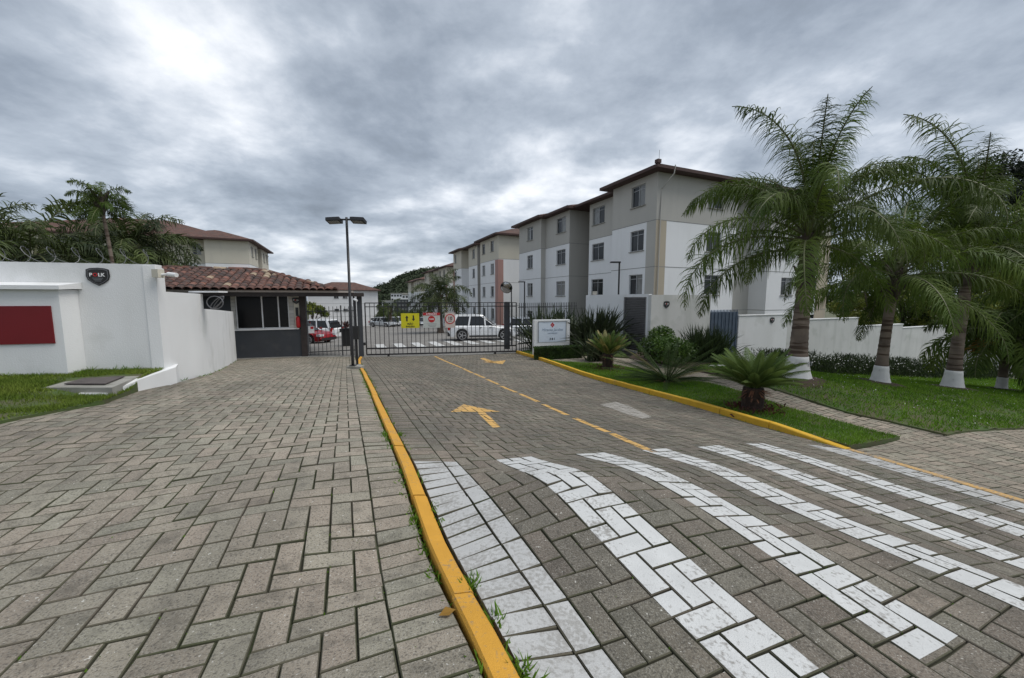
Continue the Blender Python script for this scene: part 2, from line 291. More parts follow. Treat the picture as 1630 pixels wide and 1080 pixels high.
# ------------------------------------------------------------------ mesh helpers
class MB:
    def __init__(s): s.v = []; s.f = []
    def add(s, vs, fs):
        o = len(s.v); s.v.extend([tuple(x) for x in vs]); s.f.extend([tuple(i + o for i in f) for f in fs]); return s
    def box(s, c, d, rot=0.0, M4=None):
        x, y, z = d[0] / 2, d[1] / 2, d[2] / 2
        vs = [Vector((a * x, b * y, e * z)) for e in (-1, 1) for a, b in ((-1, -1), (1, -1), (1, 1), (-1, 1))]
        if rot: r = Matrix.Rotation(rot, 3, 'Z'); vs = [r @ q for q in vs]
        vs = [q + Vector(c) for q in vs]
        if M4 is not None: vs = [M4 @ q for q in vs]
        return s.add(vs, [(0, 3, 2, 1), (4, 5, 6, 7), (0, 1, 5, 4), (1, 2, 6, 5), (2, 3, 7, 6), (3, 0, 4, 7)])
    def hexa(s, b4, t4):   # 4 bottom, 4 top points, counter-clockwise from above
        return s.add(list(b4) + list(t4), [(0, 3, 2, 1), (4, 5, 6, 7), (0, 1, 5, 4), (1, 2, 6, 5), (2, 3, 7, 6), (3, 0, 4, 7)])
    def tube(s, pts, rad, n=8, cap=True):
        pts = [Vector(p) for p in pts]; k = len(pts); rr = rad if hasattr(rad, '__len__') else [rad] * k
        base = len(s.v); up = Vector((0, 0, 1)); prev = None
        for i, p in enumerate(pts):
            d = (pts[min(i + 1, k - 1)] - pts[max(i - 1, 0)]).normalized()
            a = d.orthogonal().normalized() if prev is None else (prev - d * prev.dot(d)).normalized()
            prev = a; b = d.cross(a)
            for j in range(n):
                t = 2 * math.pi * j / n; s.v.append(tuple(p + (a * math.cos(t) + b * math.sin(t)) * rr[i]))
        for i in range(k - 1):
            for j in range(n):
                s.f.append((base + i * n + j, base + i * n + (j + 1) % n, base + (i + 1) * n + (j + 1) % n, base + (i + 1) * n + j))
        if cap: s.f.append(tuple(base + j for j in reversed(range(n)))); s.f.append(tuple(base + (k - 1) * n + j for j in range(n)))
        return s
    def prism(s, poly, z0, z1):     # poly: ccw xy ; z may be callables
        n = len(poly); f0 = z0 if callable(z0) else (lambda x, y: z0); f1 = z1 if callable(z1) else (lambda x, y: z1)
        return s.add([(x, y, f0(x, y)) for x, y in poly] + [(x, y, f1(x, y)) for x, y in poly],
                     [tuple(reversed(range(n))), tuple(range(n, 2 * n))] + [(i, (i + 1) % n, n + (i + 1) % n, n + i) for i in range(n)])
    def xf(s, M4): s.v = [tuple(M4 @ Vector(q)) for q in s.v]; return s
def raw(name, v, f, m, smooth=False, rnd=None):
    me = bpy.data.meshes.new(name); me.from_pydata([tuple(q) for q in v], [], f)
    if m is not None: me.materials.append(m)
    if smooth: me.shade_smooth()
    if rnd is not None:
        at = me.attributes.new('rnd', 'FLOAT', 'FACE'); at.data.foreach_set('value', np.asarray(rnd, np.float32))
    return me
def np_mesh(name, V, F, m, rnd=None):      # V (n,3), F (m,k) arrays: quick
    me = bpy.data.meshes.new(name); me.vertices.add(len(V)); me.vertices.foreach_set('co', np.asarray(V, np.float32).ravel())
    k = F.shape[1]; me.loops.add(F.size); me.loops.foreach_set('vertex_index', F.ravel().astype(np.int32))
    me.polygons.add(len(F)); me.polygons.foreach_set('loop_start', (np.arange(len(F)) * k).astype(np.int32))
    if m is not None: me.materials.append(m)
    if rnd is not None:
        at = me.attributes.new('rnd', 'FLOAT', 'FACE'); at.data.foreach_set('value', np.asarray(rnd, np.float32))
    me.update(calc_edges=True); me.validate(); return me
def link(name, data, parent=None, loc=None, rz=None, scale=None):
    o = bpy.data.objects.new(name, data); COL.objects.link(o)
    if parent is not None: o.parent = parent
    if loc is not None: o.location = loc
    if rz is not None: o.rotation_euler = (0, 0, rz)
    if scale is not None: o.scale = (scale,) * 3 if not hasattr(scale, '__len__') else scale
    return o
def tag(o, label=None, cat=None, group=None, kind=None):
    if label: o['label'] = label
    if cat: o['category'] = cat
    if group: o['group'] = group
    if kind: o['kind'] = kind
    return o
def thing(name, loc, label, cat, group=None, rz=0.0):
    return tag(link(name, None, loc=loc, rz=rz), label, cat, group)
WM = {}
def wmat(root):
    m = Matrix.Identity(4); o = root; ch = []
    while o is not None: ch.append(o); o = o.parent
    for o in reversed(ch): m = m @ Matrix.Translation(o.location) @ o.rotation_euler.to_matrix().to_4x4() @ Matrix.Diagonal((*o.scale, 1))
    return m
def part(name, mb, m, root, local=False, smooth=False):   # mb in world coordinates unless local
    v = mb.v
    if not local:
        inv = wmat(root).inverted(); v = [inv @ Vector(q) for q in v]
    return link(name, raw(name, v, mb.f, m, smooth), root)
def single(name, mb, m, label, cat, group=None, smooth=False, origin=None):
    o0 = Vector(origin) if origin is not None else Vector(mb.v[0])
    o = link(name, raw(name, [Vector(q) - o0 for q in mb.v], mb.f, m, smooth), loc=o0); return tag(o, label, cat, group)
def struct(name, mb, m, kind='structure', smooth=False):
    return tag(link(name, raw(name, mb.v, mb.f, m, smooth)), kind=kind)
def copy_tree(o, parent=None):
    c = o.copy(); COL.objects.link(c); c.parent = parent
    for ch in [x for x in KIDS.get(o.name, [])]: copy_tree(ch, c)
    return c
KIDS = {}
def index_kids():
    KIDS.clear()
    for o in bpy.data.objects:
        if o.parent: KIDS.setdefault(o.parent.name, []).append(o)
_tc = {}
def text_mesh(s, size, m, depth=.004, bold=False, shear=0.0):
    k = (s, size, m.name)
    if k in _tc: return _tc[k]
    cu = bpy.data.curves.new('lettering', 'FONT'); cu.body = s; cu.size = size; cu.extrude = depth / 2; cu.align_x = 'CENTER'; cu.align_y = 'CENTER'; cu.resolution_u = 3; cu.shear = shear
    if bold: cu.offset = size * .025
    o = bpy.data.objects.new('t', cu); COL.objects.link(o); dg = bpy.context.evaluated_depsgraph_get()
    me = bpy.data.meshes.new_from_object(o.evaluated_get(dg)); bpy.data.objects.remove(o); me.materials.clear(); me.materials.append(m); me.name = 'lettering'
    _tc[k] = me; return me
def put_text(name, s, size, m, parent, loc, rot, bold=False, shear=0.0):   # local to parent
    o = link(name, text_mesh(s, size, m, bold=bold, shear=shear), parent, loc=loc); o.rotation_euler = rot; return o
def poly_area(p): return .5 * sum(p[i][0] * p[(i + 1) % len(p)][1] - p[(i + 1) % len(p)][0] * p[i][1] for i in range(len(p)))
def clip_half(poly, a, b):      # keep the left side of a->b
    out = []; n = len(poly); ex, ey = b[0] - a[0], b[1] - a[1]
    sd = [ex * (p[1] - a[1]) - ey * (p[0] - a[0]) for p in poly]
    for i in range(n):
        j = (i + 1) % n
        if sd[i] >= 0: out.append(poly[i])
        if (sd[i] >= 0) != (sd[j] >= 0):
            t = sd[i] / (sd[i] - sd[j]); out.append((poly[i][0] + t * (poly[j][0] - poly[i][0]), poly[i][1] + t * (poly[j][1] - poly[i][1])))
    return out
def inpoly(x, y, P_):
    x = np.asarray(x); y = np.asarray(y); c = np.zeros(x.shape, bool); n = len(P_)
    for i in range(n):
        x1, y1 = P_[i]; x2, y2 = P_[(i + 1) % n]
        if y1 == y2: continue
        k = ((y1 > y) != (y2 > y)) & (x < (x2 - x1) * (y - y1) / (y2 - y1) + x1); c ^= k
    return c
# ------------------------------------------------------------------ ground sheets
from mathutils.geometry import delaunay_2d_cdt
def far_h(u, v, h):
    r = np.hypot(u, v); k = np.clip((r - 120) / 100, 0, 1); return h * (1 - k) + (-9) * k
g_ax = np.r_[-1500, -900, -500, -300, -200, -150, np.arange(-120, -20, 8), np.arange(-20, 30, .5), np.arange(30, 120, 8), 120, 150, 200, 300, 500, 900, 1500]
gu, gv = np.meshgrid(g_ax, g_ax); gh = far_h(gu, gv, Guv(gu, gv)) - .20
n_ = len(g_ax); V_ = np.stack([gu * CA - gv * SA, gu * SA + gv * CA, gh], -1).reshape(-1, 3)
i_ = np.arange(n_ * n_).reshape(n_, n_); F_ = np.stack([i_[:-1, :-1], i_[:-1, 1:], i_[1:, 1:], i_[1:, :-1]], -1).reshape(-1, 4)
tag(link('ground', np_mesh('ground', V_, F_, M['dirt'])), kind='structure')

def densify(poly, step):
    out = []
    for i in range(len(poly)):
        a, b = poly[i], poly[(i + 1) % len(poly)]; k = max(1, int(math.hypot(b[0] - a[0], b[1] - a[1]) / step))
        for j in range(k): out.append((a[0] + (b[0] - a[0]) * j / k, a[1] + (b[1] - a[1]) * j / k))
    return out
def sheet(name, poly, step, dz, m, skirt=0.0, bumpy=0.0, kind='structure', wob=0.0, hf=None):
    GG = (lambda a, c: np.array([hf(x, y) for x, y in zip(a, c)])) if hf else Guv
    b = densify(poly, step)
    if wob: b = [(x + mnoise.noise(Vector((x * 5, y * 5, 3))) * wob, y + mnoise.noise(Vector((x * 5, y * 5, 9))) * wob) for x, y in b]
    us = [p[0] for p in b]; vs = [p[1] for p in b]
    X, Y = np.meshgrid(np.arange(min(us), max(us), step), np.arange(min(vs), max(vs), step)); X = X.ravel(); Y = Y.ravel()
    k = inpoly(X, Y, b); X, Y = X[k], Y[k]
    if len(X):
        bb = np.array(b); dm = np.min(np.hypot(X[:, None] - bb[None, :, 0], Y[:, None] - bb[None, :, 1]), 1); X, Y = X[dm > step * .4], Y[dm > step * .4]
    nb = len(b); co = [Vector(p) for p in b] + [Vector(p) for p in zip(X, Y)]
    r = delaunay_2d_cdt(co, [(i, (i + 1) % nb) for i in range(nb)], [], 1, 1e-5)
    vv = r[0]; H = GG([p.x for p in vv], [p.y for p in vv]) + dz
    if bumpy: H = H + np.array([mnoise.noise(Vector((p.x * 2.2, p.y * 2.2, 0))) for p in vv]) * bumpy
    V = [W(p.x, p.y, float(h)) for p, h in zip(vv, H)]; F = [tuple(f) for f in r[2]]
    if poly_area([(vv[i].x, vv[i].y) for i in F[0]]) < 0: F = [tuple(reversed(f)) for f in F]
    if skirt:
        o = len(V); hb = GG([p[0] for p in b], [p[1] for p in b]); V += [W(x, y, float(h) + dz - skirt) for (x, y), h in zip(b, hb)]; T = len(V); V += [W(x, y, float(h) + dz) for (x, y), h in zip(b, hb)]
        F += [(T + (i + 1) % nb, T + i, o + i, o + (i + 1) % nb) for i in range(nb)]
    o = link(name, raw(name, V, F, m)); tag(o, kind=kind); return o

KL = [(.40, -1.6), (.40, 13.5), (.46, 15.8), (.60, 17.45)]
KR = [(6.12, 2.75), (6.24, 4.09), (6.36, 5.02), (6.48, 6.28), (6.64, 8.28), (6.91, 11.22), (7.37, 16.3)]
ub, vb_ = GU(1630, 800); KRF = [(ub - .35, -1.6), (ub, vb_), (6.12, 2.75)]     # flush yellow line nearest the camera
_la, _lb, _lc = P(0, 592, 5.8), P(262, 588, 6.35), P(0, 674, 3.7); _ln = (_lb - _la).cross(_lc - _la)
def lawn_pt(X, Y): d = ray(X, Y); return d * (_ln.dot(_la) / _ln.dot(d))
def lawn_h(u, v): p = W(u, v); h = _la.z - (_ln.x * (p.x - _la.x) + _ln.y * (p.y - _la.y)) / _ln.z; return lerp_edge(u, v, h)
_le = [GU(165, 632), GU(80, 653.5), GU(0, 674)]; _le.append((_le[2][0] * 4.5 - _le[1][0] * 3.5, _le[2][1] * 4.5 - _le[1][1] * 3.5))
def lerp_edge(u, v, h):
    d = 9
    for a, b in zip(_le, _le[1:]):
        ex, ey = b[0] - a[0], b[1] - a[1]; t = max(0, min(1, ((u - a[0]) * ex + (v - a[1]) * ey) / (ex * ex + ey * ey))); d = min(d, math.hypot(a[0] + t * ex - u, a[1] + t * ey - v))
    t = max(0, min(1, d / .8)); t = t * t * (3 - 2 * t); return (G1(u, v) + .03) * (1 - t) + h * t
def LU(X, Y): return UV(lawn_pt(X, Y))
lawnL = [LU(0, 592), LU(262, 588), LU(222, 600), LU(165, 631), LU(80, 653), LU(0, 674)]
l0 = lawnL[-1]; l5 = GU(80, 653)
ext = (l0[0] + (l0[0] - l5[0]) * 3.5, l0[1] + (l0[1] - l5[1]) * 3.5)
w0 = lawnL[0]; w1 = lawnL[1]; extw = (w0[0] + (w0[0] - w1[0]) * .7, w0[1] + (w0[1] - w1[1]) * .7)
lawnL = lawnL + [ext, extw]
fore = [(.343, -1.6), (.343, 13.5), (.40, 15.8), (.52, 17.5), (.5, 17.85), (-5.4, 17.85), GU(377, 574), GU(333, 596), GU(278, 611), GU(165, 632), GU(80, 653.5), l0, ext, (ext[0], -1.6)]
drive = [(.46, -1.6), (ub - .41, -1.6), (ub - .06, vb_), (6.06, 2.75), (6.18, 4.09), (6.30, 5.02), (6.42, 6.28), (6.58, 8.28), (6.85, 11.22), (7.31, 16.4), (.78, 17.8), (.66, 17.45), (.52, 15.8), (.46, 13.5)]
pathpoly = [GU(868, 571), GU(905, 566), GU(1000, 571), GU(1060, 580), GU(1143, 597), GU(1226, 619), GU(1296, 642), GU(1355, 660), GU(1420, 674), GU(1505, 694), GU(1432, 700), GU(1395, 692), GU(1316, 670), GU(1257, 654), GU(1175, 626), GU(1100, 609), GU(1040, 594), GU(980, 583), GU(895, 578)]
rc = GU(1505, 694); rr_ = GU(1630, 684); far_r = (rr_[0] + (rr_[0] - rc[0]) * 2.2, rr_[1] + (rr_[1] - rc[1]) * 2.2)
sidew = [(6.18, 2.72), (ub + .06, vb_), (ub - .29, -1.6), (far_r[0], -1.6), far_r, rr_, rc, GU(1432, 700)]
strip = [(6.18, 2.78), (6.30, 4.09), (6.42, 5.02), (6.54, 6.28), (6.70, 8.28), (6.97, 11.22), (7.2, 13.6), GU(895, 578), GU(980, 583), GU(1040, 594), GU(1100, 609), GU(1175, 626), GU(1257, 654), GU(1316, 670), GU(1395, 692), GU(1432, 700)]
lawnR = [rc, GU(1420, 674), GU(1355, 660), GU(1296, 642), GU(1226, 619), GU(1143, 597), GU(1100, 588), (14.5, 10.2), (20, 11.6), (34, 12), (34, 4), far_r, rr_]
strip2 = [(7.2, 14.3), (7.4, 16.3), (11.6, 18.2), (11.7, 14.5), GU(1000, 571), GU(905, 566), GU(868, 571)]
bedR = [GU(1143, 597), GU(1060, 580), GU(1000, 571), (11.7, 13.0), (17.5, 12.9), (17.5, 9.6), GU(1100, 588)]
_b = sheet('paving_bed', [(-9, -2), (34, -2), (34, 4), (16, 17.9), (-9, 17.9)], .5, -.13, M['joint'])
sheet('left_lawn', lawnL, .25, .0, M['turf'], skirt=.3, bumpy=.03, wob=.05, hf=lawn_h)
sheet('kerbside_lawn', strip, .3, .05, M['turf'], skirt=.25, bumpy=.02)
sheet('right_lawn', lawnR, .35, .03, M['turf'], skirt=.25, bumpy=.05, wob=.05)
sheet('entrance_bed', strip2, .4, .05, M['turf'], skirt=.25)
sheet('planting_bed', bedR, .4, .02, M['soil'], skirt=.25, bumpy=.04)
yard = [(-14, 18.0), (-1, 18.0), (.8, 17.9), (7.6, 16.7), (12, 18.4), (12.8, 30), (13.5, 100), (-6.5, 100), (-8, 50), (-14, 40)]
sheet('inner_yard_paving', yard, 1.2, -.005, M['asphalt'])
sheet('gate_sill', [(.55, 17.62), (7.45, 16.25), (7.52, 16.55), (.62, 17.92)], .5, .012, M['concrete'], skirt=.05)
sheet('gatehouse_sill', [(-4.3, 17.6), (.5, 17.6), (.5, 18.0), (-4.3, 18.0)], .5, .02, M['concrete'], skirt=.05)

# ------------------------------------------------------------------ pavers
PW, PL, GAP = .115, .23, .0031
def paver_tmpl(seed):
    r = random.Random(seed); j = lambda s: r.uniform(-s, s); hx, hy = PL / 2 - GAP, PW / 2 - GAP; ch = .0036
    cs = [(-hx + j(.0015), -hy + j(.0015)), (hx + j(.0015), -hy + j(.0015)), (hx + j(.0015), hy + j(.0015)), (-hx + j(.0015), hy + j(.0015))]
    v = [(x, y, -.05) for x, y in cs] + [(x, y, -ch) for x, y in cs] + [(x - math.copysign(ch, x), y - math.copysign(ch, y), j(.0006)) for x, y in cs]
    f = [(0, 1, 5, 4), (1, 2, 6, 5), (2, 3, 7, 6), (3, 0, 4, 7), (4, 5, 9, 8), (5, 6, 10, 9), (6, 7, 11, 10), (7, 4, 8, 11), (8, 9, 10, 11)]
    return np.array(v), np.array(f)
TM = [paver_tmpl(i) for i in range(5)]
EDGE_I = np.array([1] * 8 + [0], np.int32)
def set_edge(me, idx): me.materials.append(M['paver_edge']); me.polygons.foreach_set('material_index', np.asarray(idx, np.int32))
def herring(poly, off=(0, 0), flip=False, vmin=-99, vmax=99):
    us = [p[0] for p in poly]; vs = [p[1] for p in poly]; out = []
    i0, i1 = int((min(us) - off[0]) / PW) - 2, int((max(us) - off[0]) / PW) + 2; j0, j1 = int((max(min(vs), vmin) - off[1]) / PW) - 2, int((min(max(vs), vmax) - off[1]) / PW) + 2
    for i in range(i0, i1):
        for j in range(j0, j1):
            k = ((-i if flip else i) - j) % 4
            if k == 0: out.append((off[0] + (i + (0 if flip else 1)) * PW, off[1] + (j + .5) * PW, 0))
            elif k == 3: out.append((off[0] + (i + .5) * PW, off[1] + (j + 1) * PW, 1))
    return out
def rowline(u0, u1, v, o, along_u=True):       # a course of pavers
    out = []; st = PL if ((o == 0) == along_u) else PW; k = int(round((u1 - u0) / st))
    for i in range(k):
        q = u0 + (i + .5) * st; out.append((q, v, o) if along_u else (v, q, o))
    return out
class Paving:
    def __init__(s, name, poly, m): s.name, s.poly, s.m, s.full, s.cut, s.rects = name, poly, m, [], [], []
    def add(s, items, clip=None):
        poly = clip or s.poly; E = [(poly[i], poly[(i + 1) % len(poly)]) for i in range(len(poly))]; ccw = poly_area(poly) > 0
        if not items: return
        it = np.array([(a, b, c) for a, b, c in items], float); hx = np.where(it[:, 2] == 0, PL / 2, PW / 2); hy = np.where(it[:, 2] == 0, PW / 2, PL / 2)
        ins = np.stack([inpoly(it[:, 0] + a * hx, it[:, 1] + b * hy, poly) for a, b in ((-1, -1), (1, -1), (1, 1), (-1, 1))], 1); cnt = ins.sum(1)
        for i in range(len(it)):
            u, v, o = it[i]
            if cnt[i] == 4: s.full.append((u, v, int(o)))
            elif cnt[i] > 0:
                g = GAP; p = [(u - hx[i] + g, v - hy[i] + g), (u + hx[i] - g, v - hy[i] + g), (u + hx[i] - g, v + hy[i] - g), (u - hx[i] + g, v + hy[i] - g)]
                for a, b in E:
                    ex, ey = b[0] - a[0], b[1] - a[1]; L2 = ex * ex + ey * ey; t = max(0, min(1, ((u - a[0]) * ex + (v - a[1]) * ey) / L2))
                    if math.hypot(a[0] + t * ex - u, a[1] + t * ey - v) < .15: p = clip_half(p, a, b) if ccw else clip_half(p, b, a)
                    if len(p) < 3: break
                if len(p) >= 3 and abs(poly_area(p)) > .0015: s.cut.append(p)
    def build(s, jit=1.0, nobj=300):
        full = np.array(s.full); cents = [tuple(f[:2]) for f in full] + [tuple(np.mean(p, 0)) for p in s.cut]; C = np.array(cents)
        e = .05; H = Guv(C[:, 0], C[:, 1]); gx = (Guv(C[:, 0] + e, C[:, 1]) - Guv(C[:, 0] - e, C[:, 1])) / (2 * e); gy = (Guv(C[:, 0], C[:, 1] + e) - Guv(C[:, 0], C[:, 1] - e)) / (2 * e)
        n = len(C); rn = np.random.default_rng(len(C)); gx = gx + rn.normal(0, .008, n) * jit; gy = gy + rn.normal(0, .008, n) * jit; H = H + rn.normal(0, .0016, n) * jit
        rz = rn.normal(0, .008, n) * jit; RN = rn.random(n)
        s.C, s.H, s.gx, s.gy = C, H, gx, gy
        wx, wy = C[:, 0] * CA - C[:, 1] * SA, C[:, 0] * SA + C[:, 1] * CA; dist = np.sqrt(wx ** 2 + wy ** 2 + H ** 2)
        f_, r_ = math.cos(PITCH), math.sin(PITCH); dep = wy * f_ - H * r_; xi = 815 + FPX * wx / dep; yi = 540 - FPX * (wy * r_ + H * f_) / dep
        vis = (dep > .2) & (xi > -60) & (xi < 1690) & (yi < 1130); order = np.argsort(np.where(vis, dist, 1e6)); near = set(order[:nobj].tolist())
        root = tag(link(s.name, raw(s.name, *bed_block(s.poly), M['joint'])), kind='structure')
        V, F, Rn = [], [], []; base = 0; meshes = [raw('paver', t[0], [tuple(x) for x in t[1]], s.m) for t in TM]; CV, CF, CR, CI = [], [], [], []
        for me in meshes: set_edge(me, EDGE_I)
        nf = len(full)
        for i in range(n):
            if i < nf:
                o = full[i, 2]; a = (math.pi / 2 if o else 0) + rz[i] + (math.pi if RN[i] > .5 else 0); k = int(RN[i] * 4.99); c, sn = math.cos(a), math.sin(a)
                # local uv-plane basis lifted onto the slope
                ex = np.array([c, sn, gx[i] * c + gy[i] * sn]); ey = np.array([-sn, c, -gx[i] * sn + gy[i] * c]); ez = np.array([-gx[i], -gy[i], 1.])
                ex /= np.linalg.norm(ex); ey /= np.linalg.norm(ey); ez /= np.linalg.norm(ez)
                def tw(q): return np.array([q[0] * CA - q[1] * SA, q[0] * SA + q[1] * CA, q[2]])
                if i in near:
                    ob = link('paver', meshes[k], root); wX, wY, wZ = tw(ex), tw(ey), tw(ez)
                    ob.matrix_basis = Matrix(((wX[0], wY[0], wZ[0], wx[i]), (wX[1], wY[1], wZ[1], wy[i]), (wX[2], wY[2], wZ[2], H[i]), (0, 0, 0, 1)))
                else:
                    t = TM[k][0]; q = t[:, :1] * tw(ex) + t[:, 1:2] * tw(ey) + t[:, 2:] * tw(ez) + np.array([wx[i], wy[i], H[i]])
                    V.append(q); F.append(TM[k][1] + base); base += 12; Rn += [RN[i]] * 9
            else:
                p = s.cut[i - nf]
                if poly_area(p) < 0: p = p[::-1]
                m_ = len(p); cx, cy = C[i]; z = lambda x, y: H[i] + gx[i] * (x - cx) + gy[i] * (y - cy)
                inn = [(x + (cx - x) * .05, y + (cy - y) * .05) for x, y in p]
                v = [W(x, y, z(x, y) - .05) for x, y in p] + [W(x, y, z(x, y) - .004) for x, y in p] + [W(x, y, z(x, y)) for x, y in inn]
                f = [(a, (a + 1) % m_, m_ + (a + 1) % m_, m_ + a) for a in range(m_)] + [(m_ + a, m_ + (a + 1) % m_, 2 * m_ + (a + 1) % m_, 2 * m_ + a) for a in range(m_)] + [tuple(range(2 * m_, 3 * m_))]
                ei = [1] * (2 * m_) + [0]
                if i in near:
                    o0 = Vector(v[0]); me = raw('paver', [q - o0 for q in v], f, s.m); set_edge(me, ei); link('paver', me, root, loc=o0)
                else:
                    o = len(CV); CV += v; CF += [tuple(a + o for a in q) for q in f]; CR += [RN[i]] * len(f); CI += ei
        if V:
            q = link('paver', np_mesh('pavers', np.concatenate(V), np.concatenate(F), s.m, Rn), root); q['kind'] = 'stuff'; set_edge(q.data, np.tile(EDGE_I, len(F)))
        if CV:
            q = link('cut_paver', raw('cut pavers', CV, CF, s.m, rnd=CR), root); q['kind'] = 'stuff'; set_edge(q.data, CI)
        return root
    def paint(s, poly):           # the part of every paver top that lies in the (convex, ccw) painted area
        if poly_area(poly) < 0: poly = poly[::-1]
        mb = MB(); nf = len(s.full); cx = [p[0] for p in poly]; cy = [p[1] for p in poly]
        for i in np.where((s.C[:, 0] > min(cx) - .14) & (s.C[:, 0] < max(cx) + .14) & (s.C[:, 1] > min(cy) - .14) & (s.C[:, 1] < max(cy) + .14))[0]:
            if i < nf:
                u, v, o = s.full[i]; hx, hy = ((PL, PW) if o == 0 else (PW, PL)); hx = hx / 2 - GAP - .0038; hy = hy / 2 - GAP - .0038
                p = [(u - hx, v - hy), (u + hx, v - hy), (u + hx, v + hy), (u - hx, v + hy)]
            else:
                p = s.cut[i - nf]; p = p if poly_area(p) > 0 else p[::-1]; c0, c1 = s.C[i]; p = [(x + (c0 - x) * .06, y + (c1 - y) * .06) for x, y in p]
            for a in range(len(poly)):
                p = clip_half(p, poly[a], poly[(a + 1) % len(poly)])
                if len(p) < 3: break
            if len(p) < 3 or abs(poly_area(p)) < 2e-5: continue
            c0, c1 = s.C[i]; o = len(mb.v); k = len(p)
            zz = lambda x, y, d: s.H[i] + s.gx[i] * (x - c0) + s.gy[i] * (y - c1) + d
            mb.add([W(x, y, zz(x, y, .0016)) for x, y in p] , [tuple(range(k))])
        return mb
def bed_block(poly):     # thin sand bed that carries one paved area
    b = densify(poly, .2); k = len(b); co = [Vector(p) for p in b]
    X, Y = np.meshgrid(np.arange(min(p[0] for p in b), max(p[0] for p in b), .17), np.arange(min(p[1] for p in b), max(p[1] for p in b), .17)); X, Y = X.ravel(), Y.ravel(); m = inpoly(X, Y, b); co += [Vector(p) for p in zip(X[m], Y[m])]
    r = delaunay_2d_cdt(co, [(i, (i + 1) % k) for i in range(k)], [], 1, 1e-5); H = Guv([p.x for p in r[0]], [p.y for p in r[0]]) - .018
    F = [tuple(f) for f in r[2]]
    if poly_area([(r[0][i].x, r[0][i].y) for i in F[0]]) < 0: F = [tuple(reversed(f)) for f in F]
    return [W(p.x, p.y, float(h)) for p, h in zip(r[0], H)], F

VB = 2.50
pv = Paving('forecourt_paving', fore, M['paver_l'])
umin = min(p[0] for p in fore)
rect = lambda a, b, c, d: [(a, c), (b, c), (b, d), (a, d)]
def isect(region, a, b, c, d):      # clip the region polygon to a rectangle
    p = list(region)
    if poly_area(p) < 0: p = p[::-1]
    for s_, e_ in (((a, c), (b, c)), ((b, c), (b, d)), ((b, d), (a, d)), ((a, d), (a, c))): p = clip_half(p, s_, e_)
    return p
fa = isect(fore, umin - 1, .11, VB + .115, 99); fb = isect(fore, umin - 1, .11, -99, VB - .23)
pv.add(herring(fa, (.11, VB + .115)), fa); pv.add(herring(fb, (.11, VB - .23)), fb)
pv.add([(.11 - (i + .5) * PL, VB + .0575, 0) for i in range(40)]); pv.add([(.11 - (i + .5) * PW, VB - .115, 1) for i in range(80)])
fc = isect(fore, .108, .8, -99, 99); pv.add([(.225, -1.5 + (i + .5) * PW, 0) for i in range(170)], fc)
forecourt = pv.build()
dv = Paving('driveway_paving', drive, M['paver_d'])
da = isect(drive, .46 + PL + PW, 20, -99, 99); dv.add(herring(da, (.46 + PL + PW, 0), flip=True), da)
db = isect(drive, .3, .462 + PL, -99, 99); dv.add([(.46 + PL / 2, -1.5 + (i + .5) * PW, 0) for i in range(170)], db)
dcc = isect(drive, .458 + PL, .462 + PL + PW, -99, 99); dv.add([(.46 + PL + PW / 2, -1.5 + (i + .5) * PL, 1) for i in range(85)], dcc)
driveway = dv.build()
sw = Paving('side_pavement_paving', sidew, M['paver_r']); sw.add(herring(sidew, (6, 0))); sw.build()
pp = Paving('garden_path_paving', pathpoly, M['paver_r']); pp.add(herring(pathpoly, (6, 0), flip=True)); pp.build()

# ------------------------------------------------------------------ painted markings
def marking(name, mb, m, parent=None):
    if not mb.v: return None
    return link(name, raw(name, mb.v, mb.f, m), parent)
zebra = tag(link('zebra_crossing', None), kind='structure')
VE = .60
def chunked(u0, u1, v0, v1, top=0.0): return [(u0, v0), (u1, v0), (u1, v1), (u0, v1 + top)]
first = marking('worn_stripe', dv.paint([(.46, .2), (.803, .2), (.803, 2.98), (.46, 3.05)]), M['worn_white'], zebra)
for i, (a, b) in enumerate(((1.152, 1.493), (1.957, 2.298), (2.762, 3.103), (3.567, 3.908), (4.372, 4.713))):
    marking('stripe', dv.paint(chunked(a, b, [.35, VE, .52, .5, .5][i], 2.98)), M['white_paint'], zebra)
marking('worn_stripe', dv.paint([(5.15, .8), (5.55, .8), (6.05, 2.75), (5.62, 3.0)]), M['worn_white'], zebra)
lane = tag(link('lane_line', None), kind='structure')
for a, b in (((1044, 721), (974, 690.5)), ((968, 688), (915, 666)), ((903, 661), (865, 644)), ((857, 640), (827, 627)), ((822, 625), (797, 615)), ((794, 612.5), (775, 604)), ((771, 602), (755, 595)), ((752, 594), (737, 587)), ((735, 586), (692, 567.5))):
    p, q = GU(*a), GU(*b); dx, dy = q[0] - p[0], q[1] - p[1]; L = math.hypot(dx, dy); nx, ny = -dy / L * .05, dx / L * .05
    marking('dash', dv.paint([(p[0] - nx, p[1] - ny), (p[0] + nx, p[1] + ny), (q[0] + nx, q[1] + ny), (q[0] - nx, q[1] - ny)]), M['orange_paint'], lane)
def arrow(name, head, shaft, m):
    a = tag(link(name, None), kind='structure')
    for k, pl in (('arrow_head', head), ('arrow_shaft', shaft)):
        q = [GU(*p) for p in pl]; marking(k, dv.paint(q), m, a)
    return a
arrow('lane_arrow', [(717.5, 656), (738, 644), (796, 656)], [(759, 656), (771, 656), (797, 680), (785, 682)], M['orange_paint'])
arrow('faded_lane_arrow', [(768, 576.5), (805, 574), (800, 580)], [(764, 571), (770, 570), (790, 577), (780, 578)], M['orange_paint'])
marking('worn_patch', dv.paint([GU(*p) for p in ((955, 644), (980, 640), (1000, 646), (1038, 664), (1022, 667), (985, 655))]), M['cement'], tag(link('scuffed_marking', None), kind='structure'))
zi = tag(link('inner_zebra_crossing', None), kind='structure')
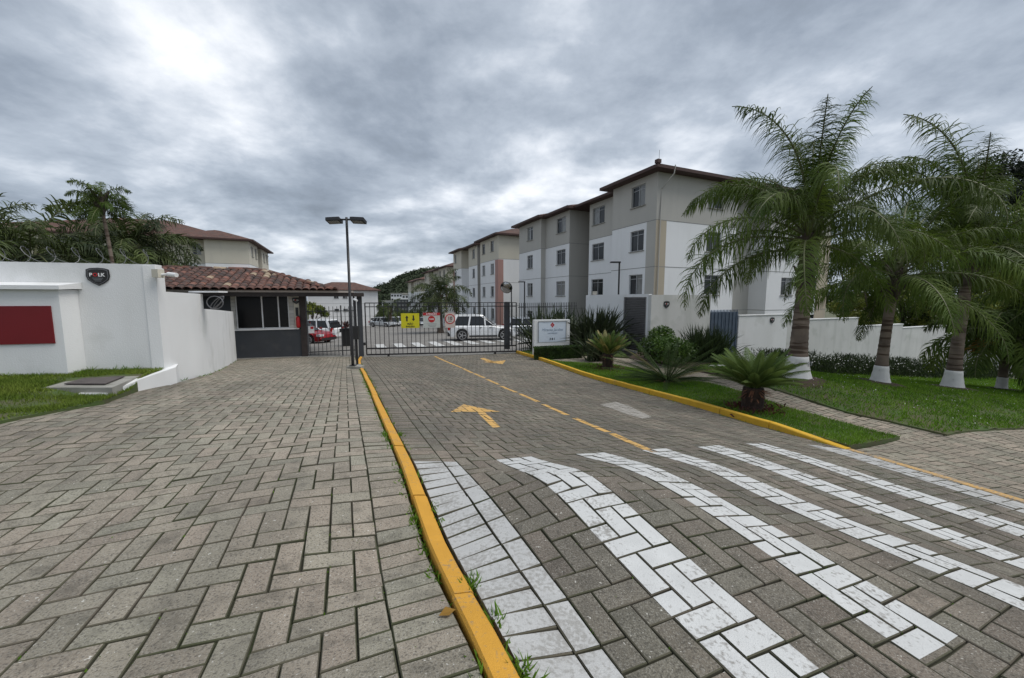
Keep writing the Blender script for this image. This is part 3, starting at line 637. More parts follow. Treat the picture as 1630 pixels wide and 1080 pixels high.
for i in range(11):
    u0 = 1.55 + i * 1.02; v0 = 21.0; mb = MB(); pts = [(u0, v0), (u0 + .5, v0), (u0 + .5, v0 + 2.6), (u0, v0 + 2.6)]
    mb.add([W(u, v, G1(u, v) + .012) for u, v in pts], [(0, 1, 2, 3)]); marking('stripe', mb, M['white_paint'], zi)

# ------------------------------------------------------------------ kerbs
def resample(pts, step):
    out = [pts[0]]
    for i in range(len(pts) - 1):
        a, b = pts[i], pts[i + 1]; L = math.hypot(b[0] - a[0], b[1] - a[1]); k = max(1, round(L / step))
        for j in range(1, k + 1): out.append((a[0] + (b[0] - a[0]) * j / k, a[1] + (b[1] - a[1]) * j / k))
    return out
def kerb(name, pts, w, hL, hR, m, seg=1.0, prof='flat', hfun=None):
    root = tag(link(name, None, loc=W(*pts[0], G1(*pts[0]))), kind='structure'); q = resample(pts, .25); per = max(1, round(seg / .25)); rn = random.Random(3)
    for s0 in range(0, len(q) - 1, per):
        sl = q[s0:s0 + per + 1]; V, F = [], []; tilt = rn.uniform(-.004, .004); sh = rn.uniform(-.004, .004); k = len(sl)
        for i, (u, v) in enumerate(sl):
            a = sl[max(i - 1, 0)]; b = sl[min(i + 1, k - 1)]; dx, dy = b[0] - a[0], b[1] - a[1]; L = math.hypot(dx, dy) or 1; nx, ny = dy / L, -dx / L   # right side normal
            if i == 0: u += dx / L * .007; v += dy / L * .007
            if i == k - 1: u -= dx / L * .007; v -= dy / L * .007
            g = G1(u, v); hh = (hfun(v) if hfun else 1.0); wv = mnoise.noise(Vector((u * 3, v * 3, 5))) * .004
            for dxn, dz in ((-.5, -.06), (-.5, hL * hh - .012), (-.40, hL * hh), (.40, hR * hh), (.5, hR * hh - .012), (.5, -.06)):
                V.append(W(u + nx * (dxn * w + sh), v + ny * (dxn * w + sh), g + dz + (tilt + wv if dz > -.05 else 0)))
        for i in range(k - 1):
            for j in range(5): a = i * 6 + j; F.append((a, a + 1, a + 7, a + 6))
        F.append((0, 5, 4, 3, 2, 1)); o = (k - 1) * 6; F.append(tuple(o + j for j in range(6)))
        mb = MB(); mb.v, mb.f = V, F; part('kerb_stone', mb, m, root)
    return root
kerb('centre_kerb', KL, .09, .035, .02, M['kerb_orange'])
kerb('right_kerb', KR, .13, .115, .105, M['yellow_paint'], hfun=lambda v: min(1, max(.12, (v - 2.6) / 1.2)))
kerb('flush_kerb', KRF[:3], .10, .012, .012, M['faded_yellow'])
# ------------------------------------------------------------------ left boundary wall with the hydrant cabinet
def shield(root_name, c, right, nrm, w, label, letters='POLK', group=None):
    right = Vector(right).normalized(); nrm = Vector(nrm).normalized(); up = Vector((0, 0, 1))
    t = thing(root_name, c, label, 'shield sign', group); t.rotation_euler = Matrix((right, up, nrm)).transposed().to_euler()
    ol = [(-.46, .40), (-.30, .47), (0, .50), (.30, .47), (.46, .40), (.48, .05), (.42, -.16), (.22, -.34), (0, -.47), (-.22, -.34), (-.42, -.16), (-.48, .05)][::-1]
    def pl(sc, z0, z1, dy=0): return MB().prism([(x * w * sc, (y * sc + dy) * w * .92) for x, y in ol], z0, z1)
    part('backing', pl(1.0, 0, .012), M['ink'], t, local=True)
    part('rim', pl(.90, .012, .014), M['wire'], t, local=True); part('face', pl(.84, .014, .016), M['ink'], t, local=True)
    put_text('lettering', letters[0], w * .24, M['white_enamel'], t, (-w * .27, w * .10, .018), (0, 0, 0), bold=True)
    put_text('lettering', letters[1], w * .24, M['bright_red'], t, (-w * .09, w * .10, .018), (0, 0, 0), bold=True)
    put_text('lettering', letters[2:], w * .24, M['white_enamel'], t, (w * .16, w * .10, .018), (0, 0, 0), bold=True)
    mb = MB()
    for k in range(3): mb.box((0, -w * (.06 + .07 * k), .018), (w * (.42 - .08 * k), w * .025, .003))
    part('small_print', mb, M['ink_grey'], t, local=True); return t
c0 = P(262, 587, 6.35); c0.z = 0; cL = P(0, 590, 5.8); cL.z = 0
eW = (cL - c0).normalized(); nW = Vector((eW.y, -eW.x, 0)); nW = nW if nW.y < 0 else -nW
TOP1 = .545
def wp(s, d, h): return c0 + eW * s + nW * d + Vector((0, 0, h))
def wbox(mb, s0, s1, d0, d1, h0, h1): return mb.hexa([wp(s0, d0, h0), wp(s1, d0, h0), wp(s1, d1, h0), wp(s0, d1, h0)][::1], [wp(s0, d0, h1), wp(s1, d0, h1), wp(s1, d1, h1), wp(s0, d1, h1)])
wl_ = thing('boundary_wall', wp(3, 0, -1.3), 'white rendered boundary wall on the left with a red hydrant door and razor wire', 'wall')
part('wall', wbox(MB(), 0, 7.5, -.18, 0, -2.0, TOP1), M['white_wall'], wl_)
part('wall_cabinet', wbox(MB(), 1.02, 7.4, 0.002, .35, -2.0, .13), M['white_wall'], wl_)
part('canopy_slab', MB().hexa([wp(.96, .003, .150), wp(.96, .42, .132), wp(7.45, .42, .132), wp(7.45, .003, .150)], [wp(.96, .003, .245), wp(.96, .42, .190), wp(7.45, .42, .190), wp(7.45, .003, .245)]), M['white_wall'], wl_)
dr = part('hydrant_door', wbox(MB(), 1.12, 3.4, .352, .368, -.655, -.105), M['red'], wl_)
dr['label'] = 'deep red sheet door'
mb = MB()
for k in range(3): wbox(mb, 1.72, 1.90, .369, .374, -.49 + k * .035, -.478 + k * .035)
part('vent_slot', mb, M['red'], dr)
# curved return wall along the forecourt
def offs(pts, d):
    out = []
    for i, p in enumerate(pts):
        t = (pts[min(i + 1, len(pts) - 1)] - pts[max(i - 1, 0)]); t.z = 0; t.normalize(); out.append(p + Vector((-t.y, t.x, 0)) * d)
    return out
face = [wp(0.001, .001, 0)] + [Vector((*GP(X, Y)[:2], 0)) for X, Y in ((300, 603), (318, 599.5), (333, 595.5), (345, 591), (358, 585), (368, 579), (377, 573.5))]
def crv(pts, n):        # smooth resample
    out = []
    for i in range(len(pts) - 1):
        p0, p1, p2, p3 = pts[max(i - 1, 0)], pts[i], pts[i + 1], pts[min(i + 2, len(pts) - 1)]
        for k in range(n):
            t = k / n; out.append(.5 * ((2 * p1) + (p2 - p0) * t + (2 * p0 - 5 * p1 + 4 * p2 - p3) * t * t + (3 * p1 - p0 - 3 * p2 + p3) * t ** 3))
    out.append(pts[-1]); return out
rw = thing('curved_wall', ground_at(face[2]), 'white curved wall stepping down beside the forecourt to the gatehouse', 'wall')
fs = crv(face, 5); bs = offs(fs, .16)
def wall_seg(i0, i1, tf):
    mb = MB(); F_, B_ = fs[i0:i1 + 1], bs[i0:i1 + 1]; k = len(F_); V = []
    for a, b in zip(F_, B_): t = tf(a); V += [(a.x, a.y, ground_at(a).z - .3), (a.x, a.y, t), (b.x, b.y, t), (b.x, b.y, ground_at(a).z - .3)]
    Fc = [(0, 1, 2, 3), (4 * k - 1, 4 * k - 2, 4 * k - 3, 4 * k - 4)]
    for i in range(k - 1):
        for j in range(4): a = 4 * i + j; b = 4 * i + (j + 1) % 4; Fc.append((b, a, a + 4, b + 4))
    mb.v, mb.f = V, Fc; return mb
part('wall', wall_seg(0, 2, lambda p: TOP1 - .02 - .10 * (p - fs[0]).length), M['white_wall'], rw)
part('wall', wall_seg(2, 15, lambda p: .115 - .012 * (p - fs[2]).length), M['white_wall'], rw)
part('wall', wall_seg(15, len(fs) - 1, lambda p: -.215 - .036 * (p - fs[15]).length), M['white_wall'], rw)
g0, g1, g2 = GP(172, 634), GP(225, 622), GP(282, 610)
wd = [g0, g1, g2, fs[3]]; wo = offs(wd, .32); mb = MB(); V = []
for i, (a, b) in enumerate(zip(wd, wo)):
    t = (.07, .17, .27, .30)[i] + ground_at(a).z; V += [(a.x, a.y, ground_at(a).z - .2), (a.x, a.y, t), (b.x, b.y, t + .01), (b.x, b.y, ground_at(a).z - .2)]
Fc = [(0, 1, 2, 3), (15, 14, 13, 12)]
for i in range(3):
    for j in range(4): a = 4 * i + j; b = 4 * i + (j + 1) % 4; Fc.append((b, a, a + 4, b + 4))
mb.v, mb.f = V, Fc; part('sloping_curb', mb, M['white_wall'], rw)
shield('shield_sign', wp(.74, .004, .335), -eW, nW, .31, 'black shield sign with white and red letters on the left white wall')
# manhole slab in the left lawn
sl = [lawn_pt(*p) for p in ((70, 616), (178, 616), (226, 596), (120, 602))]
_c = sum(sl, Vector()) / 4; _dz = lawn_h(*UV(_c)) - _c.z + .035; sl = [p + Vector((0, 0, _dz)) for p in sl]
ms = thing('manhole_cover', sum(sl, Vector()) / 4, 'concrete inspection slab with a rusty lid in the left lawn', 'manhole cover')
up = Vector((0, 0, 1)); part('slab', MB().hexa([p - up * .2 for p in sl], [p + up * .035 for p in sl]), M['concrete'], ms)
cc = sum(sl, Vector()) / 4; il = [cc + (p - cc) * .62 for p in sl]; part('lid', MB().hexa([p + up * .047 for p in il], [p + up * .06 for p in il]), M['lid'], ms)
# razor wire coil on the wall top
mb = MB(); pts = []
for i in range(15 * 16 + 1):
    a = 2 * math.pi * i / 16; s = .05 + i / 16 * .30; pts.append(wp(s + .05 * math.sin(a), -.09 + .15 * math.cos(a), TOP1 + .12 + .12 * math.sin(a)))
mb.tube(pts, .0035, 4)
rzw = thing('razor_wire', wp(2, -.09, TOP1), 'coil of galvanised razor wire along the top of the left wall', 'razor wire'); part('coil', mb, M['wire'], rzw)
mb = MB()
for i in range(0, len(pts), 2):
    p = pts[i]; d = Vector((random.uniform(-1, 1), random.uniform(-1, 1), random.uniform(-1, 1))).normalized() * .016; mb.tube([p - d, p + d], .002, 3)
q = part('barbs', mb, M['wire'], rzw); q['kind'] = 'stuff'
# cameras on the wall corner
cm = thing('security_camera', wp(-.04, .02, .42), 'cream box security camera at the corner of the left wall', 'camera')
mb = MB().box(wp(-.06, .05, .40), (.10, .12, .13)); part('housing', mb, M['beige'], cm)
part('bracket', MB().tube([wp(-.10, .05, .38), wp(-.22, .07, .39)], .02, 8), M['white_enamel'], cm)
part('lens_barrel', MB().tube([wp(-.20, .06, .39), wp(-.34, .12, .375)], .035, 10), M['white_enamel'], cm)
# coil end and small white board where the curved wall steps down
q = fs[14] + Vector((0, 0, .14)); cw = thing('wire_coil', q, 'grey looped wire coil at the step of the curved wall', 'wire coil')
for k in range(3): part('loop', MB().tube([q + Vector((.17 * math.cos(a) * (1 - .15 * k) + .28, .05 * k, .13 * math.sin(a + k) - .22)) for a in np.linspace(0, 2 * math.pi, 17)], .010, 5), M['wire'], cw)
bd = thing('white_board', q, 'narrow white board lying on the curved wall before the gatehouse', 'board')
part('board', MB().box(q + Vector((.08, .1, .0)), (.62, .25, .03)), M['white_enamel'], bd)

# ------------------------------------------------------------------ gatehouse
GV = 17.85
gh = thing('gatehouse', W(-3, GV, G1(-3, GV)), 'low gatehouse with a clay tile roof, dark counter wall and black windows', 'gatehouse')
def ubox(mb, u0, u1, v0, v1, h0, h1): return mb.hexa([W(u0, v0, h0), W(u1, v0, h0), W(u1, v1, h0), W(u0, v1, h0)], [W(u0, v0, h1), W(u1, v0, h1), W(u1, v1, h1), W(u0, v1, h1)])
part('counter_wall', ubox(MB(), -7.6, -1.655, GV, 21.6, -3.0, -1.24), M['charcoal'], gh)
part('sill', ubox(MB(), -4.0, -1.70, GV - .05, GV + .12, -1.238, -1.19), M['white_enamel'], gh)
part('upper_wall', ubox(MB(), -7.6, -3.97, GV + .03, 21.55, -1.238, .30), M['charcoal'], gh)
part('back_wall', ubox(MB(), -3.96, -1.66, 18.6, 21.5, -1.238, .30), M['charcoal'], gh)
wn_ = part('window', ubox(MB(), -3.80, -2.06, GV + .08, GV + .10, -1.18, .12), M['dark_void'], gh)
mb = MB()
for a in (-3.82, -2.07): ubox(mb, a, a + .035, GV + .04, GV + .12, -1.18, .12)
ubox(mb, -3.78, -2.075, GV + .04, GV + .12, .085, .12); ubox(mb, -3.78, -2.075, GV + .04, GV + .12, -1.185, -1.15)
part('window_frame', mb, M['alu_white'], wn_)
for a in (-2.98, -2.42): part('mullion', ubox(MB(), a, a + .045, GV + .03, GV + .125, -1.15, .085), M['alu_white'], wn_)
for k in range(9):
    h = -1.185 + k * .146
    for a, b in ((-3.965, -3.83), (-2.03, -1.86)): part('brick', ubox(MB(), a, b, GV + .01 + .006 * (k % 2), GV + .2, h, h + .138), M['brick_white'], gh)
part('pilaster', ubox(MB(), -1.85, -1.665, GV - .0, GV + .25, -1.185, .12), M['beige'], gh)
part('wood_column', ubox(MB(), -1.65, -1.44, GV - .06, GV + .18, -3.0, .09), M['wood_dark'], gh)
part('beam', ubox(MB(), -9.2, .78, 17.20, 17.38, .085, .235), M['wood_dark'], gh)
part('fascia', ubox(MB(), -9.2, .40, 17.15, 17.42, .238, .315), M['fascia_grey'], gh)
part('canopy_roof', ubox(MB(), -.9, .80, 17.43, 19.2, .10, .22), M['wood_dark'], gh)
part('ceiling', ubox(MB(), -7.6, -.95, 17.43, 21.6, .20, .26), M['soffit'], gh)
RU0, RU1, RV0, RVT, RH0, RS = -9.6, -.30, 17.02, 20.12, .335, .285
def rh(u, v): return RH0 + RS * min(v - RV0, u - RU0, RU1 - u, 23.22 - v)
mb = MB(); uu = [RU0, RU0 + 3.1, RU1 - 3.1, RU1]
q = [W(RU0, RV0, RH0), W(RU1, RV0, RH0), W(RU1 - 3.1, RVT, RH0 + RS * 3.1), W(RU0 + 3.1, RVT, RH0 + RS * 3.1), W(RU1, 23.22, RH0), W(RU0, 23.22, RH0)]
mb.add(q, [(0, 1, 2, 3), (1, 4, 2), (4, 5, 3, 2), (5, 0, 3), (0, 5, 4, 1)]); part('roof', mb, M['roof'], gh)
def tile_mesh(m):
    V, F = [], []; n = 6; L, r0, r1, th = .44, .118, .138, .014
    for y, r in ((0, r1), (L, r0)):
        for rr in (r, r - th):
            for j in range(n + 1): t = math.pi * j / n; V.append((math.cos(t) * rr, y, math.sin(t) * rr * .75))
    k = n + 1
    for j in range(n):
        F += [(j + 1, j, 2 * k + j, 2 * k + j + 1), (k + j, k + j + 1, 3 * k + j + 1, 3 * k + j), (j, j + 1, k + j + 1, k + j)]
    return raw('tile', V, F, m)
tm1, tm2 = tile_mesh(M['tile']), tile_mesh(M['tile_pale'])
pan = None; nt = 0
ginv = wmat(gh).inverted()
def place_tile(p, ex, ey, ez, pale=False, name='tile'):
    global nt
    nt += 1; o = link(name, tm2 if pale else tm1, gh); j = random.uniform(-.03, .03)
    ex2 = (ex + ey * j).normalized(); ey2 = ez.cross(ex2)
    o.matrix_basis = ginv @ Matrix(((ex2.x, ey2.x, ez.x, p.x), (ex2.y, ey2.y, ez.y, p.y), (ex2.z, ey2.z, ez.z, p.z), (0, 0, 0, 1)))
for j in range(9):            # front slope, eave to ridge
    s = -.06 + j * .365; v = RV0 + s * math.cos(math.atan(RS))
    for i in range(36):
        u = RU0 + .15 + i * .262
        if u < RU0 + (v - RV0) - .05 or u > RU1 - (v - RV0) + .05: continue
        ey = (W(0, 1, RS) - W(0, 0, 0)).normalized(); ex = (W(1, 0, 0)).normalized(); ez = ex.cross(ey)
        place_tile(W(u, v, RH0 + RS * (v - RV0)) + ez * (.018 - .02) , ex, ey, ez, pale=(random.random() < (.22 if u > -2.9 and j > 3 else .015)))
for j in range(9):            # right hip slope
    s = -.06 + j * .365; d = s * math.cos(math.atan(RS)); u = RU1 - d
    for i in range(24):
        v = RV0 + .15 + i * .262
        if v < RV0 + d - .05 or v > 23.22 - d + .05 or nt > 285: continue
        ey = (W(-1, 0, RS)).normalized(); ex = W(0, 1, 0).normalized(); ez = ex.cross(ey)
        place_tile(W(u, v, RH0 + RS * d), ex, ey, ez)
def ridge(a, b, n):
    d = (b - a).normalized(); ex = d.cross(Vector((0, 0, 1))).normalized(); ez = ex.cross(d)
    for i in range(n): place_tile(a + (b - a) * (i / n) + ez * .03, ex, d, ez, name='ridge_tile', pale=i % 7 == 3)
ridge(q[1], q[2], 12); ridge(q[0], q[3], 12); ridge(q[3], q[2], 6)
shield('round_badge', W(-1.755, GV - .01, -.09), W(1, 0), W(0, -1), .30, 'small dark badge on the pale gatehouse pilaster beside the black window')
ex_ = thing('fire_extinguisher', W(-1.72, GV - .08, -1.19), 'red fire extinguisher standing against the gatehouse pilaster', 'extinguisher')
e0 = W(-1.72, GV - .09, -1.17); part('cylinder', MB().tube([e0, e0 + up * .04, e0 + up * .40, e0 + up * .46], [.06, .075, .075, .03], 12), M['bright_red'], ex_, smooth=True)
part('valve', MB().tube([e0 + up * .46, e0 + up * .52], .022, 8), M['trim'], ex_); part('hose', MB().tube([e0 + up * .5, e0 + W(.09, -.02, .42), e0 + W(.1, -.03, .18)], .012, 6), M['trim'], ex_)
mb = MB(); ubox(mb, -1.80, -1.70, GV - .02, GV - .003, -.70, -.36); single('wall_phone', mb, M['ink'], 'black intercom plate above the red extinguisher at the gatehouse', 'intercom')

# ------------------------------------------------------------------ pedestrian fence, posts, sliding gate
def fence_run(root, a, b, n, hb, ht, rails, rb=.011, rr=.018, m='fence_metal', name='bar', spike=True):
    a, b = Vector(a), Vector(b)
    for i in range(n):
        p = a.lerp(b, (i + .5) / n); g = ground_at(p).z if hb is None else hb
        mb = MB().box((p.x, p.y, (g + .05 + ht) / 2), (rb * 2, rb * 2, ht - g - .05), rot=A); part(name, mb, M[m], root)
    d = (b - a); L = math.hypot(d.x, d.y); ang = math.atan2(d.y, d.x)
    for h in rails: part('rail', MB().box(((a.x + b.x) / 2, (a.y + b.y) / 2, h), (L, rr * 2.2, rr * 2), rot=ang), M[m], root)
pf = thing('pedestrian_fence', W(-.5, 17.92, G1(-.5, 17.92)), 'dark bar fence and walk-in gate between gatehouse and gate post', 'fence')
fence_run(pf, W(-1.42, 17.92), W(.42, 17.92), 12, None, -.33, (-.52, -2.22))
for u in (-.12, .40): part('gate_stile', MB().box(W(u, 17.92, -1.36), (.05, .05, 2.15), rot=A), M['fence_metal'], pf)
part('lock_case', MB().box(W(-.16, 17.88, -1.35), (.10, .06, .16), rot=A), M['trim'], pf)
nb = thing('notice_board', W(-1.28, 17.85, -1.35), 'small white notice with a red square tied to the walk-in fence', 'notice')
part('board', MB().box(W(-1.27, 17.87, -1.28), (.22, .012, .30), rot=A), M['white_enamel'], nb); part('red_square', MB().box(W(-1.24, 17.858, -1.20), (.11, .008, .10), rot=A), M['bright_red'], nb)
gp = thing('gate_post', W(.60, 17.75, G1(.6, 17.75)), 'thick dark steel post where the sliding gate meets the walk-in fence', 'post')
part('column', MB().box(W(.62, 17.75, -1.2), (.20, .20, 2.7), rot=A), M['charcoal'], gp); part('hinge_box', MB().box(W(.76, 17.70, -1.95), (.08, .1, .12), rot=A), M['trim'], gp)
part('slim_column', MB().box(W(.40, 17.62, -1.2), (.07, .07, 2.6), rot=A), M['charcoal'], gp)
ga, gb = W(.83, 17.62), W(7.30, 16.24)
ga2, gb2 = ga, gb; gt = thing('sliding_gate', ground_at((ga + gb) / 2), 'wide black sliding gate of vertical bars carrying three signs', 'gate')
gd = (gb - ga).normalized(); gn = Vector((gd.y, -gd.x, 0)); gang = math.atan2(gd.y, gd.x)
def gat(s, d, h): q = ga + gd * s + gn * d; return Vector((q.x, q.y, h))
GL = (gb - ga).length; NB = 35; TG = -.185
BB = lambda s: ground_at(gat(s, 0, 0)).z + .09
for i in range(NB + 1):
    s = i * GL / NB; w = .05 if i in (0, NB) else .024; h0 = BB(s)
    part('bar' if 0 < i < NB else 'end_bar', MB().box(gat(s, 0, (h0 + TG) / 2), (w, .024, TG - h0), rot=gang), M['black_metal'], gt)
for h in (TG, TG - .165): part('rail', MB().box(gat(GL / 2, 0, h), (GL, .034, .034), rot=gang), M['black_metal'], gt)
for dh in (0, .27):
    q = [gat(0, .02, BB(0) + dh), gat(GL, .02, BB(GL) + dh), gat(GL, -.02, BB(GL) + dh), gat(0, -.02, BB(0) + dh)]
    part('rail', MB().hexa([x - up * .03 for x in q], [x + up * .03 for x in q]), M['black_metal'], gt)
for s in (.9, GL - 1.0): part('wheel', MB().tube([gat(s, -.02, BB(s) - .045), gat(s, .02, BB(s) - .045)], .05, 14), M['trim'], gt)
ep = thing('end_post', ground_at(gat(GL - .35, -.15, 0)), 'square dark post behind the right end of the sliding gate', 'post')
part('column', MB().box(gat(GL - .40, -.16, -1.25), (.24, .14, 2.2), rot=gang), M['charcoal'], ep)
ft = W(11.8, 18.1); ff = thing('bar_fence', ground_at(W(9.5, 17.2)), 'dark spiked bar fence behind the flax from gate to white block', 'fence')
fence_run(ff, gat(GL + .12, -.1, 0), ft, 32, None, -.20, (-.40, -2.1), rb=.012)

# ------------------------------------------------------------------ signs on the gate
def gate_sign(name, X0, X1, Y0, Y1, m, label):
    # position along the gate from the line of sight
    def along(X): d = ray(X, 510); d.z = 0; n2 = Vector((d.y, -d.x)); o = Vector((ga.x, ga.y)); dd = Vector((gd.x, gd.y)); s = -(o.dot(n2)) / dd.dot(n2); return s
    s0, s1 = along(X0), along(X1); z = (ga + gd * ((s0 + s1) / 2)).y * .9945 + .1
    hh = lambda Y: (-math.sin(PITCH) + (540 - Y) / FPX * math.cos(PITCH)) * z
    w, h = s1 - s0, hh(Y0) - hh(Y1); c = gat((s0 + s1) / 2, .045, (hh(Y0) + hh(Y1)) / 2)
    t = thing(name, c, label, 'sign'); t.rotation_euler = Matrix((gd, up, gn)).transposed().to_euler()
    part('plate', MB().box((0, 0, 0), (w, h, .012)), m, t, local=True)
    for a, b in ((-.44, .42), (.44, .42), (-.44, -.42), (.44, -.42)): part('rivet', MB().tube([(a * w, b * h, .005), (a * w, b * h, .012)], .012, 6), M['wire'], t, local=True)
    return t, w, h
t, w, h = gate_sign('yellow_sign', 638.5, 667.5, 499, 522.5, M['yellow_sign'], 'yellow gate sign with one arrow up and one arrow down')
for sx, fl in ((-.18, 1), (.18, -1)):
    mb = MB(); a = w * .09; k = h * .20; pl = [(-a * .42, -k), (a * .42, -k), (a * .42, k * .15), (a, k * .15), (0, k), (-a, k * .15), (-a * .42, k * .15)]
    pl = [(x + sx * w, y * fl + h * .16) for x, y in pl]; pl = pl if fl > 0 else pl[::-1]; part('arrow', mb.prism(pl, .007, .010), M['ink'], t, local=True)
put_text('lettering', 'MÃO', h * .17, M['ink'], t, (0, -h * .22, .009), (0, 0, 0), bold=True); put_text('lettering', 'INGLESA', h * .15, M['ink'], t, (0, -h * .40, .009), (0, 0, 0), bold=True)
t, w, h = gate_sign('notice_sign', 673.5, 700.5, 498, 522, M['pale_sign'], 'white gate sign with a red heading bar and red disc')
part('header', MB().box((0, h * .41, .008), (w, h * .18, .004)), M['bright_red'], t, local=True); put_text('lettering', 'ATENÇÃO', h * .15, M['white_enamel'], t, (0, h * .405, .012), (0, 0, 0), bold=True)
part('disc', MB().prism([(math.cos(a) * h * .22, math.sin(a) * h * .22 + h * .07) for a in np.linspace(0, 2 * math.pi, 25)[:-1]], .007, .010), M['bright_red'], t, local=True)
put_text('lettering', 'PARE', h * .13, M['white_enamel'], t, (0, h * .07, .012), (0, 0, 0), bold=True)
mb = MB()
for k in range(3): mb.box((.02 * k, -h * (.24 + .09 * k), .008), (w * (.6 - .12 * k), h * .02, .003))
part('small_print', mb, M['ink_grey'], t, local=True)
t, w, h = gate_sign('speed_sign', 708, 724.5, 498, 522, M['pink_sign'], 'faded gate sign with a red ring around the number 10')
for r, z, m in ((.335, .007, 'bright_red'), (.275, .010, 'pink_sign')): part('ring' if r > .3 else 'ring_face', MB().prism([(math.cos(a) * h * r, math.sin(a) * h * r + h * .08) for a in np.linspace(0, 2 * math.pi, 29)[:-1]], z, z + .003), M[m], t, local=True)
put_text('lettering', '10', h * .30, M['ink'], t, (0, h * .12, .014), (0, 0, 0), bold=True); put_text('lettering', 'km/h', h * .10, M['ink'], t, (0, -h * .06, .014), (0, 0, 0), bold=True)
# ------------------------------------------------------------------ lamp post, intercom post, mirror, lamps
lb = GP(562, 587); lp = thing('lamp_post', lb, 'tall black lamp post with twin flood heads before the walk-in gate', 'lamp post')
LT = 2.22; part('pole', MB().tube([lb, lb + up * .3, Vector((lb.x, lb.y, LT))], [.042, .04, .033], 12), M['black_metal'], lp, smooth=True)
part('base_block', MB().box(lb + Vector((.07, 0, .03)), (.42, .26, .10)), M['concrete'], lp); part('base_plate', MB().box(lb + up * .09, (.16, .16, .02)), M['black_metal'], lp)
part('cross_arm', MB().tube([Vector((lb.x - .22, lb.y, LT - .06)), Vector((lb.x + .22, lb.y, LT - .06))], .025, 8), M['black_metal'], lp)
for sx in (-1, 1):
    c = Vector((lb.x + sx * .33, lb.y - .02, LT - .09)); R3 = Matrix.Translation(c) @ Matrix.Rotation(R(-14), 4, 'X') @ Matrix.Rotation(R(3 * sx), 4, 'Y')
    hd = part('flood_head', MB().box((0, 0, 0), (.37, .26, .085), M4=R3), M['black_metal'], lp)
    part('glass', MB().box((0, 0, -.049), (.29, .19, .008), M4=R3), M['curtain'], hd); part('hood', MB().box((0, 0, .05), (.31, .20, .02), M4=R3), M['black_metal'], hd)
ib = GP(569, 584); ip = thing('intercom_post', ib, 'slim black post with entry box beside the twin lamp post', 'intercom post')
part('pole', MB().tube([ib, Vector((ib.x, ib.y, 0.0))], .035, 10), M['black_metal'], ip); part('entry_box', MB().box((ib.x + .02, ib.y - .05, -1.02), (.17, .12, .40)), M['trim'], ip)
part('foot', MB().box(ib + up * .03, (.18, .18, .08)), M['concrete'], ip); part('camera', MB().tube([(ib.x - .02, ib.y, -.02), (ib.x + .12, ib.y - .12, -.06)], .03, 8), M['white_enamel'], ip)
pb = W(.05, 23.6); pb.z = G1(.05, 23.6); pl = thing('planter', pb, 'tall black box planter with a dark red cordyline behind the walk-in fence', 'planter')
part('box', MB().box(pb + up * .5, (.42, .42, 1.0), rot=A), M['ink'], pl)
mb = MB()
for k in range(46):
    a = random.uniform(0, 6.28); e = random.uniform(.2, 1.3); L = random.uniform(.4, .75); d = Vector((math.cos(a) * math.cos(e), math.sin(a) * math.cos(e), math.sin(e))); s = d.cross(up).normalized() * .03; p = pb + up * 1.0
    m1 = p + d * L * .6; m2 = p + d * L - up * .12; mb.add([p - s * .5, p + s * .5, m1 + s, m1 - s, m2], [(0, 1, 2, 3), (3, 2, 4)])
part('foliage', mb, M['bromeliad'], pl)
mr = P(806, 458, 20.5); mt = thing('traffic_mirror', ground_at(mr), 'round convex traffic mirror on a thin pole behind the gate', 'mirror')
part('pole', MB().tube([ground_at(mr + Vector((.27, .1, 0))), mr + Vector((.27, .1, -.15)), mr + Vector((.05, .1, -.05))], .03, 8), M['fence_metal'], mt)
V, F = [tuple(mr + Vector((-.10, -.10, 0)))], []; nR, nS = 6, 24; fw = Vector((-.25, -1, -.42)).normalized(); rt_ = fw.cross(up).normalized(); u2 = rt_.cross(fw)
for i in range(1, nR + 1):
    r = .30 * i / nR
    for j in range(nS): t_ = 2 * math.pi * j / nS; V.append(tuple(mr + fw * (.10 - .9 * r * r) + (rt_ * math.cos(t_) + u2 * math.sin(t_)) * r))
F += [(0, 1 + j, 1 + (j + 1) % nS) for j in range(nS)]
for i in range(nR - 1):
    for j in range(nS): a = 1 + i * nS + j; b = 1 + i * nS + (j + 1) % nS; F.append((a, a + nS, b + nS, b))
V[0] = tuple(mr + fw * .10); mb = MB(); mb.v, mb.f = V, F; part('mirror_face', mb, M['mirror'], mt, smooth=True)
part('rim', MB().tube([mr + (rt_ * math.cos(a) + u2 * math.sin(a)) * .31 for a in np.linspace(0, 2 * math.pi, 29)], .022, 6), M['trim'], mt)
def yard_lamp(X, Yt, z, label, arm=-.42):
    p = P(X, Yt, z); b = ground_at(p); t = thing('yard_lamp', b, label, 'lamp post', 'yard lamps')
    part('pole', MB().tube([b, p], .045, 8), M['black_metal'], t); part('lamp_head', MB().box(p + Vector((arm / 2, 0, .02)), (abs(arm) + .1, .22, .07)), M['black_metal'], t)
yard_lamp(986, 418.5, 20, 'black single-arm lamp post standing behind the white block wall')
yard_lamp(835, 449.5, 29, 'black single-arm lamp before the greige apartment block left bay')
yard_lamp(726, 473, 43, 'small far black lamp left of the pink pilaster')
